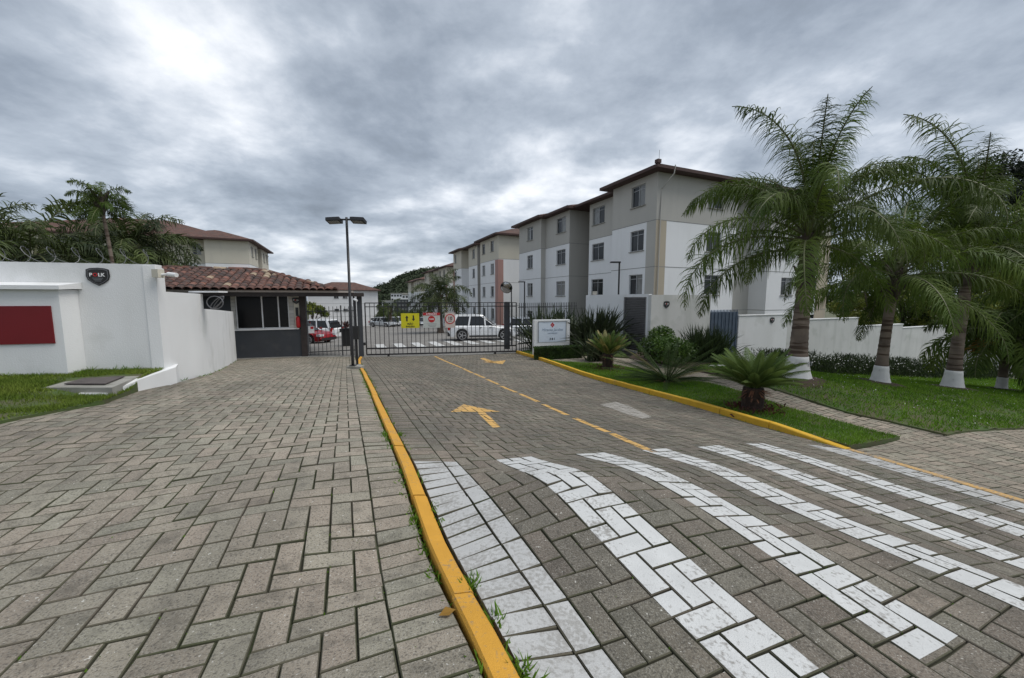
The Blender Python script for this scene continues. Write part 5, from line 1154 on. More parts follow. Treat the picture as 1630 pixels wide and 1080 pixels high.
def palm(base, H, r0, r1, label, fs, nf, scale, seed, lean=(0, 0), lime=True, group='queen palms on the right lawn', boots=.25, elev_lo=-40, special=(), flare=1.5, limeh=.62, mulch=True):
    rn = random.Random(seed); root = thing('queen_palm', base, label, 'palm tree', group)
    prof = lambda t: r0 * (flare if t <= 0 else 1) * (1 - t) + r1 * t
    def cpos(t): return Vector((lean[0] * t * t, lean[1] * t * t, H * t))
    def ringrad(t): 
        b = r0 * (1 + (flare - 1) * math.exp(-t * 9)) * (1 - t) + r1 * t
        return b
    def trunk(t0, t1, n, m, name, bump=0.0, extra=0.0):
        pts = [cpos(t0 + (t1 - t0) * i / n) for i in range(n + 1)]; rr = [ringrad(t0 + (t1 - t0) * i / n) + extra + (bump * (1 if i % 2 else -1) * rn.uniform(.3, 1) if bump else 0) for i in range(n + 1)]
        mb = MB().tube(pts, rr, 16); return part(name, mb, m, root, local=True, smooth=True)
    tl = limeh / H if lime else 0
    trunk(-.05 if not lime else tl * .98, 1 - boots * .6, 34, M['bark'], 'trunk', bump=r0 * .035)
    if lime: trunk(-.04, tl, 8, M['lime'], 'limewashed_trunk_base', bump=.004, extra=.012)
    trunk(1 - boots, 1.0, 16, M['boot'], 'leaf_base_sheath', bump=r1 * .16, extra=r1 * .20)
    mb = MB()
    for k in range(26):
        t = 1 - boots * rn.random(); a = rn.uniform(0, 6.28); c = cpos(t) + Vector((math.cos(a), math.sin(a), 0)) * (ringrad(t) + .02); d = Vector((math.cos(a) * .6, math.sin(a) * .6, 1)).normalized(); mb.tube([c - d * .12, c, c + d * rn.uniform(.12, .3)], [.05, .045, .02], 5)
    part('old_leaf_stub', mb, M['boot'], root, local=True)['kind'] = 'stuff'
    top = cpos(1.0); g = 2.39996
    for k in range(nf):
        t = k / (nf - 1); e = 84 * (1 - t ** .9) + elev_lo * t ** .9; az = k * g + rn.uniform(-.25, .25) + seed
        c = [x for x in fs if abs(x[0] - e) == min(abs(y[0] - e) for y in fs)]
        place_frond(root, top + Vector((math.cos(az), math.sin(az), 0)) * r1 * .5 - Vector((0, 0, .25 * t)), rn.choice(c)[1], az, scale * rn.uniform(.88, 1.1), tilt=rn.uniform(-.08, .08), roll=rn.uniform(-.25, .25))
    for az, e, sc, dz in special:
        c = min(fs, key=lambda x: abs(x[0] - e)); place_frond(root, top + Vector((0, 0, dz)), c[1], R(az), sc)
    if mulch:
        q = MB(); V = []; n = 22; cx = 0
        for i in range(n): a = 2 * math.pi * i / n; rr = (flare * r0 + .35) * (1 + .2 * math.sin(3 * a + seed)); V.append((rr * math.cos(a), rr * math.sin(a)))
        bz = lambda x, y: ground_at(base + Vector((x, y, 0))).z - base.z + .04
        vv = [(x, y, bz(x, y)) for x, y in V] + [(x * .55, y * .55, bz(x * .5, y * .5) + .05) for x, y in V] + [(0, 0, .08)]
        ff = [(i, (i + 1) % n, n + (i + 1) % n, n + i) for i in range(n)] + [(n + i, n + (i + 1) % n, 2 * n) for i in range(n)]
        q.v, q.f = vv, ff; part('soil_ring', q, M['soil'], root, local=True)
    return root
def at_px(X, Y, z): p = P(X, Y, z); return Vector((p.x, p.y, G1(*UV(p))))
def hgt_px(base, Y): z = base.y * .9945 - base.z * .1045; return lambda YY: 0
def top_h(base, X, Y):      # height above base of the point seen at row Y over the base
    d = ray(X, Y); s = base.y / d.y; return d.z * s - base.z
b1 = at_px(1267, 606, 9.2); palm(b1, top_h(b1, 1278, 372), .185, .125, 'tallest thick-trunked palm nearest the garden path, tree number on its limewash', FS, 19, .95, 1, elev_lo=6, lean=(.05, 0), flare=1.78, limeh=.58, boots=.36,
     special=((178, 33, 1.0, -.1), (184, 2, 1.0, -.35), (165, 60, 1.0, 0), (53, 85, 1.06, .1), (72, 85, 1.06, .1), (30, 85, 1.0, .1), (235, 85, .95, 0), (255, 85, .95, 0), (110, 72, 1.0, 0), (0, 72, .95, 0), (-85, 18, .8, 0)))
t_ = [o for o in bpy.data.objects if o.name == 'queen_palm'][0]; put_text('painted_number', '40', .13, M['ink_grey'], t_, (.03, -.325, .44), (R(84), 0, 0))
b2 = at_px(1400, 613, 10.6); palm(b2, top_h(b2, 1412, 432), .125, .10, 'second palm from the path with drooping lower fronds over its trunk', FS, 19, .90, 2, elev_lo=-16, lean=(.15, 0), flare=1.9, limeh=.52, boots=.25,
     special=((20, 60, 1.15, .3), (40, 72, 1.1, .3), (10, 47, 1.1, .2)))
b3 = at_px(1515, 620, 12); palm(b3, top_h(b3, 1522, 400), .15, .12, 'third palm from the path, spiral trunk under a tall crown', FS, 18, 1.08, 3, elev_lo=-8, lean=(.1, 0), flare=1.9, limeh=.60, special=((30, 72, 1.3, .2), (60, 85, 1.4, .2), (170, 72, 1.4, .2), (185, 85, 1.45, .3), (150, 72, 1.4, .3), (41, 85, 1.25, .2), (221, 85, 1.1, .2), (0, 33, 1.1, .1)))
b4 = at_px(1593, 623, 13.5); p4 = palm(b4, top_h(b4, 1600, 535), .12, .10, 'rightmost short palm forking low with a yellowed frond on its left', FSS, 22, 1.15, 4, flare=1.3, limeh=.48, boots=.2, elev_lo=-10)
drym = frond_mesh('frond', R(30), 1.6, R(90), 40, .5, M['dry_frond'], 77, width=.05, hang=.7); f_ = place_frond(p4, Vector((0, 0, top_h(b4, 1600, 535) * .8)), drym, R(185), 1.0); f_['label'] = 'yellow dying frond'
b5 = at_px(1690, 640, 12); palm(b5, 3.6, .2, .16, 'palm cropped by the right picture edge', FS, 20, 1.0, 5)
b6 = at_px(701, 525, 36); palm(b6, top_h(b6, 700, 470), .24, .2, 'lone palm in the inner yard behind the sliding gate', FSF, 24, 1.12, 6, lime=False, group='yard palms', mulch=False, elev_lo=-25)
b7 = at_px(628 - 6, 521, 58); palm(b7, 2.6, .25, .2, 'small dark palm by the parked cars in the far yard', FSF, 14, .8, 7, lime=False, group='yard palms', mulch=False)
# palms behind the left wall
for i, (X, Yc, z, sc, n, label) in enumerate(((48, 408, 10.6, .80, 24, 'leftmost palm whose arching fronds rise behind the left wall'), (208, 398, 19.5, 1.06, 38, 'broad bushy palm between left wall and gatehouse roof'), (126, 430, 11.2, .54, 30, 'low dark palm in the middle behind the left wall'), (-40, 400, 10.5, .72, 16, 'palm at the left picture edge behind the wall'))):
    c = P(X, Yc, z); b = Vector((c.x, c.y, G1(*UV(c)))); palm(b, c.z - b.z, .17, .15, label, FSF, n, sc, 11 + i, lime=False, group='palms behind the left wall', mulch=False, elev_lo=-30)
c = P(163, 316, 10.2); b = Vector((c.x + .18, c.y, G1(*UV(c)))); palm(b, c.z - b.z, .05, .035, 'slender palm with a small high crown behind the left wall', FSS, 20, .34, 21, lean=(-.25, 0), lime=False, group='palms behind the left wall', mulch=False, elev_lo=-20, boots=.08)
# ------------------------------------------------------------------ cycads
def cycad_leaf(elev, L, droop, m, seed, nl=50, leaf=.15, w=.0125):
    r = random.Random(seed); pts = []; p = Vector((0, 0, 0)); a = elev; n = 12
    for i in range(n + 1): pts.append(p.copy()); a -= droop / n * (.5 + i / n); p = p + Vector((math.cos(a), 0, math.sin(a))) * (L / n)
    mb = MB(); mb.tube(pts, [.011 * (1 - .7 * i / n) for i in range(n + 1)], 4)
    for k in range(nl):
        t = .10 + .90 * k / nl; s = t * n; i = min(int(s), n - 1); q = pts[i].lerp(pts[i + 1], s - i); d = (pts[i + 1] - pts[i]).normalized(); nrm = d.cross(Vector((0, 1, 0)))
        ll = leaf * math.sin(math.pi * min(1, .18 + t * .80)) ** .6
        for sg in (-1, 1):
            dr = (Vector((0, sg, 0)) * .85 + d * .6 - nrm * .35).normalized(); wv = d * w * .5; tip = q + dr * ll - Vector((0, 0, ll * .1)); mid = q + dr * ll * .5
            mb.add([q - wv * .7, q + wv * .7, mid + wv, mid - wv, tip], [(0, 1, 2, 3), (3, 2, 4)])
    return raw('cycad_leaf', mb.v, mb.f, m)
def cycad(base, th, tr, n, L, e_hi, e_lo, mats, label, seed, brom=True, droop=30, ring=None):
    rn = random.Random(seed); root = thing('cycad', base, label, 'cycad', 'cycads beside the driveway kerb'); ms = {}
    if th > .05:
        mb = MB().tube([(0, 0, -.05), (0, 0, th * .3), (0, 0, th * .6), (0, 0, th)], [tr * 1.05, tr * .95, tr, tr * .9], 14); part('trunk', mb, M['cycad_trunk'], root, local=True)
        mb = MB(); mb2 = MB()
        for k in range(150):
            z = rn.uniform(.0, 1) * th; a = rn.uniform(0, 6.28); up_ = z > th * .62; q = mb2 if up_ else mb; rr = tr * (1.25 if up_ else 1.0); c = Vector((math.cos(a) * tr * .85, math.sin(a) * tr * .85, z)); d = Vector((math.cos(a), math.sin(a), rn.uniform(-.9, .1) if up_ else .5)).normalized(); s = Vector((-math.sin(a), math.cos(a), 0)) * .018
            ln = rn.uniform(.10, .19) if up_ else .06; q.add([c - s, c + s, c + d * ln + s * .5 + up * .0, c + d * ln - s * .5], [(0, 1, 2, 3)])
        part('scale_leaf', mb, M['cycad_trunk'], root, local=True)['kind'] = 'stuff'; part('dead_leaf_skirt', mb2, M['dead_leaf'], root, local=True)['kind'] = 'stuff'
    for k in range(n):
        t = k / (n - 1); e = e_hi + (e_lo - e_hi) * t ** .8; e = round(e / 9) * 9; mk = mats[0] if rn.random() < mats[2] else mats[1]
        key = (e, mk)
        if key not in ms: ms[key] = cycad_leaf(R(e), L, R(droop), M[mk], len(ms) + seed)
        az = k * 2.39996 + rn.uniform(-.2, .2); o = link('cycad_leaf', ms[key], root, loc=(math.cos(az) * tr * .35, math.sin(az) * tr * .35, th)); o.rotation_euler = (rn.uniform(-.15, .15), rn.uniform(-.08, .08), az); o.scale = (rn.uniform(.88, 1.08),) * 3
    if brom:
        mb = MB()
        for k in range(420):
            a = rn.uniform(0, 6.28); rr = tr + abs(rn.gauss(0, .5)) * brom; p = base + Vector((math.cos(a) * rr, math.sin(a) * rr, 0)); p = ground_at(p) + up * .03 ; d = Vector((rn.gauss(0, .7), rn.gauss(0, .7), 1)).normalized(); l_ = rn.uniform(.07, .17); s = d.cross(Vector((rn.gauss(0, 1), rn.gauss(0, 1), 0))).normalized() * .016
            mb.add([p - s * .5, p + s * .5, p + d * l_ * .6 + s, p + d * l_ - up * .03], [(0, 1, 2), (0, 2, 3)])
        o = single('red_ground_plants', mb, M['bromeliad'], ring, 'ground plant', 'red foliage round the cycad trunks', origin=base)
    return root
q = GP(967, 589); cycad(q, .55, .18, 56, .82, 86, 42, ('cycad_pale', 'cycad', .35), 'small upright cycad on a trunk, nearest the gate', 31, brom=.42, droop=24, ring='red leafy plants around the cycad nearest the gate')
q = GP(1062, 612); cycad(q, .12, .16, 60, 1.75, 54, -10, ('cycad_pale', 'cycad_dark', .22), 'low spreading dark cycad in the middle with yellowed leaves', 32, brom=0, droop=22)
q = GP(1197, 655); cycad(q, .46, .19, 58, .86, 84, 36, ('cycad', 'cycad', .5), 'vase shaped green cycad with shaggy brown trunk nearest the camera', 33, brom=.36, droop=38, ring='red brown leafy plants round the nearest cycad trunk')
# ------------------------------------------------------------------ shrubs
def blades(p0s, n, Lr, w, m, name, label, cat, seed, spread=.6, group=None, bend=.25):
    rn = random.Random(seed); mb = MB()
    for k in range(n):
        b = rn.choice(p0s); b = b + Vector((rn.gauss(0, .12), rn.gauss(0, .12), 0)); a = rn.uniform(0, 6.28); t = abs(rn.gauss(0, spread)); d = Vector((math.cos(a) * math.sin(t), math.sin(a) * math.sin(t), math.cos(t))); L = rn.uniform(*Lr); s = d.cross(Vector((rn.gauss(0, 1), rn.gauss(0, 1), .1))).normalized() * w
        o = Vector((math.cos(a), math.sin(a), -.6)) * L * bend * t; p1 = b + d * L * .45; p2 = b + d * L * .8 + o * .35; p3 = b + d * L + o
        mb.add([b - s * .6, b + s * .6, p1 + s, p1 - s, p2 + s * .7, p2 - s * .7, p3], [(0, 1, 2, 3), (3, 2, 4, 5), (5, 4, 6)])
    return single(name, mb, M[m], label, cat, group, origin=p0s[0])
def z_at(X, Y, z): p = P(X, Y, z); return ground_at(p)
blades([z_at(X, 550, 17.0) for X in (938, 947, 956, 966)], 380, (1.2, 2.3), .040, 'flax', 'flax_clump', 'large dark flax clump before the white block wall', 'flax plant', 41, .50, 'flax plants along the bar fence')
blades([z_at(X, 548, 18.6) for X in (856, 872, 890, 912)], 380, (1.2, 2.4), .04, 'flax', 'flax_clump', 'longer flax clump rising behind the white name sign', 'flax plant', 42, .55, 'flax plants along the bar fence')
blades([z_at(X, 550, 14.8) for X in (940, 958)], 110, (.8, 1.4), .033, 'flax', 'flax_clump', 'lower flax tuft between name sign and louvred door', 'flax plant', 43, .6, 'flax plants along the bar fence')
blades([z_at(X, 573, 14.5) for X in (1108, 1125, 1142)], 900, (.8, 1.55), .014, 'border', 'grass_clump', 'dark grassy clump before the blue grey gate', 'ornamental grass', 44, .45)
def leafy(cs, rs, n, size, m, name, label, cat, seed, group=None, trunk=None, parent_loc=None, kind=None):
    V, F, r = leaf_cloud(np.array(cs, float), np.array(rs, float), n, size, np.random.default_rng(seed)); o0 = Vector(cs[0]); o = link(name, np_mesh(name, V - np.array(o0), F, M[m], r), loc=o0); tag(o, label, cat, group, kind); return o
bs_ = [z_at(X, Y, z) for X, Y, z in ((1040, 570, 14.2), (1062, 572, 13.6), (1082, 573, 13.8), (1098, 572, 14.4), (1052, 566, 15))]
leafy([tuple(p + up * h) for p, h in zip(bs_, (.55, .6, .5, .42, .9))], [(.62, .5, .5), (.6, .5, .55), (.55, .5, .45), (.4, .35, .35), (.5, .5, .42)], 8000, .055, 'leaf', 'rounded_shrub', 'bright green rounded shrub right of the louvred door', 'shrub', 51)
# clipped hedge before the name sign
ha, hb_ = z_at(850, 560, 15.3), z_at(927, 558, 15.6); n = 14000; rg = np.random.default_rng(52); d = (hb_ - ha); t = rg.random(n); f = rg.integers(0, 3, n); sx = rg.random(n); hz_ = .46
w2 = .55; px_ = np.outer(t, np.array(d)) + np.array(ha); dep = np.where(f == 0, 0.0, sx) * w2; hh_ = np.where(f == 0, sx * hz_, hz_) ; px_[:, 1] += dep; px_[:, 2] += hh_ + rg.normal(0, .012, n)
a = rg.normal(size=(n, 3)); a /= np.linalg.norm(a, axis=1)[:, None]; b = np.cross(a, rg.normal(size=(n, 3))); b /= np.linalg.norm(b, axis=1)[:, None]; s = .028
V_ = np.stack([px_ - a * s, px_ - b * s * .5, px_ + a * s, px_ + b * s * .5], 1).reshape(-1, 3); hr = thing('clipped_hedge', ha, 'low clipped box hedge in front of the white name sign', 'hedge')
link('foliage', np_mesh('hedge', V_ - np.array(ha), np.arange(4 * n).reshape(n, 4), M['hedge'], rg.random(n)), hr)
q4 = [ha + Vector((.02, .03, -.1)), hb_ + Vector((-.02, .03, -.1)), hb_ + Vector((-.02, w2, -.1)), ha + Vector((.02, w2, -.1))]; part('hedge_core', MB().hexa(q4, [p + up * (hz_ + .07) for p in q4]), M['turf'], hr)
# flowering border along the wall: distinct clumps
rn = random.Random(61); k = 0
for i in range(15):
    u = 16.0 + i * 1.22; v = 9.9 - (i * .09); c = W(u, v, G1(u, v)); n = 1500; rg = np.random.default_rng(60 + i)
    pos = np.array(c) + np.c_[rg.normal(0, .42, n), rg.normal(0, .34, n), rg.random(n) ** .8 * (.72 + .18 * math.sin(i * 2.1))]; dd = np.c_[rg.normal(0, .45, n), rg.normal(0, .45, n), np.ones(n)]; dd /= np.linalg.norm(dd, axis=1)[:, None]; ss = np.cross(dd, rg.normal(size=(n, 3))); ss /= np.linalg.norm(ss, axis=1)[:, None]; L = .14
    V_ = np.stack([pos - ss * .012, pos + ss * .012, pos + dd * L * .6 + ss * .012, pos + dd * L], 1).reshape(-1, 3)
    t = thing('border_plant', c, ['first border clump, behind the first palm trunk', 'second border clump right of the first palm trunk', 'third border clump from the left along the wall', 'fourth border clump with many white flowers', 'fifth border clump left of the second palm', 'sixth border clump behind the second palm', 'seventh border clump right of the second palm', 'eighth border clump beneath the middle of the wall', 'ninth border clump left of the grey cabinet', 'tenth border clump before the grey cabinet', 'eleventh border clump behind the third palm', 'twelfth border clump right of the third palm', 'thirteenth border clump left of the fourth palm', 'fourteenth border clump behind the fourth palm', 'last border clump toward the right picture edge'][i], 'flowering plant', 'flowering border along the right wall')
    link('foliage', np_mesh('border', V_ - np.array(c), np.arange(4 * n).reshape(n, 4), M['border'], rg.random(n)), t)
    m_ = 26; fp = np.array(c) + np.c_[rg.normal(0, .40, m_), rg.normal(-.15, .3, m_), .35 + rg.random(m_) * .45]; V_ = []
    mb = MB()
    for p in fp:
        p = Vector(p); nrm = Vector((rn.gauss(0, .4), -.5, 1)).normalized(); a_ = nrm.orthogonal().normalized() * .028; b_ = nrm.cross(a_.normalized()) * .028; mb.add([p + a_, p + b_, p - a_, p - b_], [(0, 1, 2, 3)])
    part('flowers', mb, M['petal'], t)['kind'] = 'stuff'
rn = random.Random(62); mb = MB()
for k in range(16):
    p = z_at(rn.uniform(1125, 1180), rn.uniform(585, 600), 13); p = p + up * .04; mb.box(p, (rn.uniform(.06, .14),) * 2 + (.08,), rot=rn.random())
st = struct('white_pebbles', mb, M['petal'], kind='stuff')
# ------------------------------------------------------------------ trees behind the walls
def tree(base, H, R_, n, size, m, label, seed, name='broadleaf_tree', cat='tree', group='trees beyond the right wall', low=.35, nc=26, trunk=.16):
    rn = random.Random(seed); root = thing(name, base, label, cat, group); tp = Vector((rn.uniform(-.4, .4), 0, H * .55)); mb = MB().tube([(0, 0, -.3), (.1, 0, H * .3), tp], [trunk * 1.3, trunk, trunk * .7], 9)
    cs, rs = [], []
    for k in range(nc):
        a = rn.uniform(0, 6.28); z = H * (low + (1 - low) * rn.random()); q = math.sqrt(max(.08, 1 - ((z / H - (low + 1) / 2) / ((1 - low) / 2)) ** 2)); rr = R_ * q * rn.uniform(.3, .95); c = Vector((math.cos(a) * rr, math.sin(a) * rr, z)); cs.append(tuple(c)); s = R_ * rn.uniform(.20, .40); rs.append((s, s, s * .75))
        if k % 2 == 0: mb.tube([tp * rn.uniform(.6, 1), (tp + c) / 2 + Vector((0, 0, -.2)), c], [trunk * .45, trunk * .28, .02], 5)
    part('trunk', mb, M['wood'], root, local=True)
    V, F, r = leaf_cloud(np.array(cs), np.array(rs), n, size, np.random.default_rng(seed)); link('crown', np_mesh('crown', V, F, M[m], r), root); return root
for i, (X, Yt, z, Rr, m, lab) in enumerate(((1352, 392, 34, 3.2, 'tree', 'green tree beyond the wall just right of the apartment block'), (1395, 420, 30, 2.8, 'tree_yel', 'yellow green bushy tree seen under the second palm crown'), (1450, 405, 33, 3.4, 'tree', 'dense tree between second and third palm beyond the wall'), (1530, 430, 30, 3.4, 'tree_yel', 'light green tree behind the third palm'), (1585, 400, 31, 3.8, 'tree_yel', 'yellow green tree between third and fourth palm'), (1650, 385, 30, 4.2, 'tree', 'dark green tree at the right edge beyond the wall'))):
    c = P(X, Yt, z); b = Vector((c.x, c.y, G1(*UV(c)) - .2)); tree(b, c.z - b.z, Rr, 11000, .13, m, lab, 70 + i, low=.2)
c = P(1612, 262, 40); b = Vector((c.x, c.y, G1(*UV(c)))); tree(b, c.z - b.z, 5.6, 22000, .20, 'pine', 'tall dark pine rising at the right edge above the palms', 81, name='pine_tree', low=.52, nc=34, trunk=.3)
c = P(1668, 300, 36); b = Vector((c.x, c.y, G1(*UV(c)))); tree(b, c.z - b.z, 5.0, 16000, .20, 'pine', 'second dark pine partly cut by the right picture edge', 82, name='pine_tree', low=.45, nc=30, trunk=.3)
for i, (X, Yt, z, Rr, m, lab) in enumerate(((500, 486, 40, 1.5, 'tree_yel', 'yellow green shrub tree beside the white car behind the walk-in fence'), (612, 485, 72, 2.0, 'tree', 'dark small tree left of the far parked cars'), (640, 499, 80, 3.0, 'tree', 'low dark trees above the far parked cars'), (664, 496, 90, 3.2, 'tree', 'dark tree below the dark far apartment block'), (756, 503, 46, 1.5, 'tree', 'shrub behind the white hatchback in the yard'))):
    c = P(X, Yt, z); b = Vector((c.x, c.y, G1(*UV(c)) - .2)); tree(b, max(1.2, c.z - b.z), Rr, 3500, .14, m, lab, 90 + i, low=.15, group='trees in the inner yard', nc=14)
# ------------------------------------------------------------------ lawns: blades and clover
def sample_poly(poly, n, rg):
    us = [p[0] for p in poly]; vs = [p[1] for p in poly]; o = []
    tot = 0; U, V_ = [], []
    while tot < n:
        u = rg.uniform(min(us), max(us), n); v = rg.uniform(min(vs), max(vs), n); k = inpoly(u, v, poly); U.append(u[k]); V_.append(v[k]); tot += int(k.sum())
        if k.sum() == 0: break
    return np.concatenate(U)[:n], np.concatenate(V_)[:n]
def grass(name, poly, n, h, m, seed, dz, hf=None, bumpy=.03, label='short green grass', wdt=.006, bare=None):
    rg = np.random.default_rng(seed); u, v = sample_poly(poly, n, rg)
    if bare: k = ~bare(u, v, rg); u, v = u[k], v[k]; n = len(u)
    H = (np.array([hf(a, b) for a, b in zip(u, v)]) if hf else Guv(u, v)) + dz - .005
    x, y = u * CA - v * SA, u * SA + v * CA; p = np.stack([x, y, H], -1); d = np.c_[rg.normal(0, .45, n), rg.normal(0, .45, n), np.ones(n)]; L = h * rg.uniform(.5, 1.3, n)[:, None]; a = rg.uniform(0, 6.28, n); s = np.c_[np.cos(a), np.sin(a), np.zeros(n)] * wdt
    V_ = np.stack([p - s, p + s, p + d * L], 1).reshape(-1, 3); q = link(name, np_mesh(name, V_, np.arange(3 * n).reshape(n, 3), M[m], rg.random(n))); tag(q, label, kind='stuff')
def barel(u, v, rg):
    x, y = u * CA - v * SA, u * SA + v * CA; c = lawn_pt(35, 640); c2 = lawn_pt(15, 668); r = np.minimum(np.hypot(x - c.x, (y - c.y)), np.hypot(x - c2.x, (y - c2.y))); nz = np.array([mnoise.noise(Vector((a * 2, b * 2, 0))) for a, b in zip(u, v)]); return ((r < .30) & (rg.random(len(u)) < .8)) | inpoly(u, v, [UV(cc + (p - cc) * 1.08) for p in sl]) | (nz > .28) & (rg.random(len(u)) < .6)
grass('left_lawn_grass', lawnL, 60000, .045, 'grass_dry', 1, .0, hf=lawn_h, label='patchy short grass on the left lawn', wdt=.005, bare=barel)
grass('kerbside_grass', strip, 60000, .05, 'grass', 2, .045, label='short grass on the strip between kerb and garden path')
lr2 = [p for p in lawnR]; grass('right_lawn_grass', lawnR, 150000, .055, 'grass', 3, .04, label='green lawn grass under the palms on the right', wdt=.009)
grass('entrance_bed_grass', strip2, 15000, .05, 'grass', 4, .045, label='short grass around the low clipped hedge')
rg = np.random.default_rng(9); u, v = sample_poly(lawnR, 900, rg); k = np.array([mnoise.noise(Vector((a * .5, b * .9, 4))) > -.02 for a, b in zip(u, v)]); u, v = u[k], v[k]; H = Guv(u, v) + .10; mb = MB()
for a, b, h in zip(u, v, H): p = W(a, b, float(h)); s = .0065; mb.add([p + Vector((-s, -s * .5, -s * .5)), p + Vector((s, -s * .5, -s * .5)), p + Vector((s, s, s)), p + Vector((-s, s, s))], [(0, 1, 2, 3)])
tag(struct('clover_flowers', mb, M['petal'], kind='stuff'), 'tiny white clover flowers dotted over the right lawn')
# weeds along kerbs, walls and in the joints
rn = random.Random(10); mb = MB()
def tuft(u, v, n, L, hf=G1):
    for _ in range(n):
        p = W(u + rn.gauss(0, .018), v + rn.gauss(0, .03), 0); p.z = hf(*UV(p)) - .012; d = Vector((rn.gauss(0, .6), rn.gauss(0, .6), .8)).normalized(); s = d.cross(Vector((rn.gauss(0, 1), rn.gauss(0, 1), .2))).normalized() * .004; l_ = L * rn.uniform(.4, 1.2); mb.add([p - s, p + s, p + d * l_ * .6 + s * 1.3, p + d * l_], [(0, 1, 2), (0, 2, 3)])
for k in range(240):
    v = rn.uniform(.3, 14) ** 1.0; sd = rn.random() < .6; tuft(.335 if sd else .465, v, rn.randint(3, 12), .045)
for v in (3.9, 3.7, 4.0, 2.2, .95, 1.0, 1.25, 1.5): tuft(.33 if v > 2 else .47, v, 30, .06)
for k in range(90): v = rn.uniform(2.9, 13); tuft(6.0 + (v - 2.8) * .098, v, rn.randint(3, 10), .05)
for k in range(420):          # moss tufts in the open joints of the near forecourt and road
    if rn.random() < .5: i = rn.randint(-18, 1); j = rn.randint(-8, 10); u = .11 + i * PW; v = (VB - .23) - j * PW + rn.uniform(-.05, .05)
    else: u = .46 + PL + PW + rn.randint(0, 30) * PW; v = rn.randint(3, 14) * PW + rn.uniform(-.02, .02)
    if rn.random() < .55: tuft(u, v, rn.randint(2, 9), .016)
for i in range(len(fs) - 1):
    if rn.random() < .8: p = fs[i]; u, v = UV(p); tuft(u + .03, v, 8, .07)
for k in range(26): p = wp(rn.uniform(.2, 4), .03 if rn.random() < .5 else .37, 0); u, v = UV(p); tuft(u, v, 14, .13, hf=lawn_h)
tag(struct('joint_weeds', mb, M['grass'], kind='stuff'), 'weeds and moss tufts growing along kerbs, walls and paver joints')
dl = GP(712, 980); lf = MB(); a = Vector((.03, .015, 0)); b = Vector((-.01, .02, 0)); p = dl + up * .012; lf.add([p - a, p - b + up * .006, p + a, p + b + up * .008], [(0, 1, 2, 3)]); single('fallen_leaf', lf, M['dry_frond'], 'small dry leaf lying beside the yellow kerb in the foreground', 'leaf')
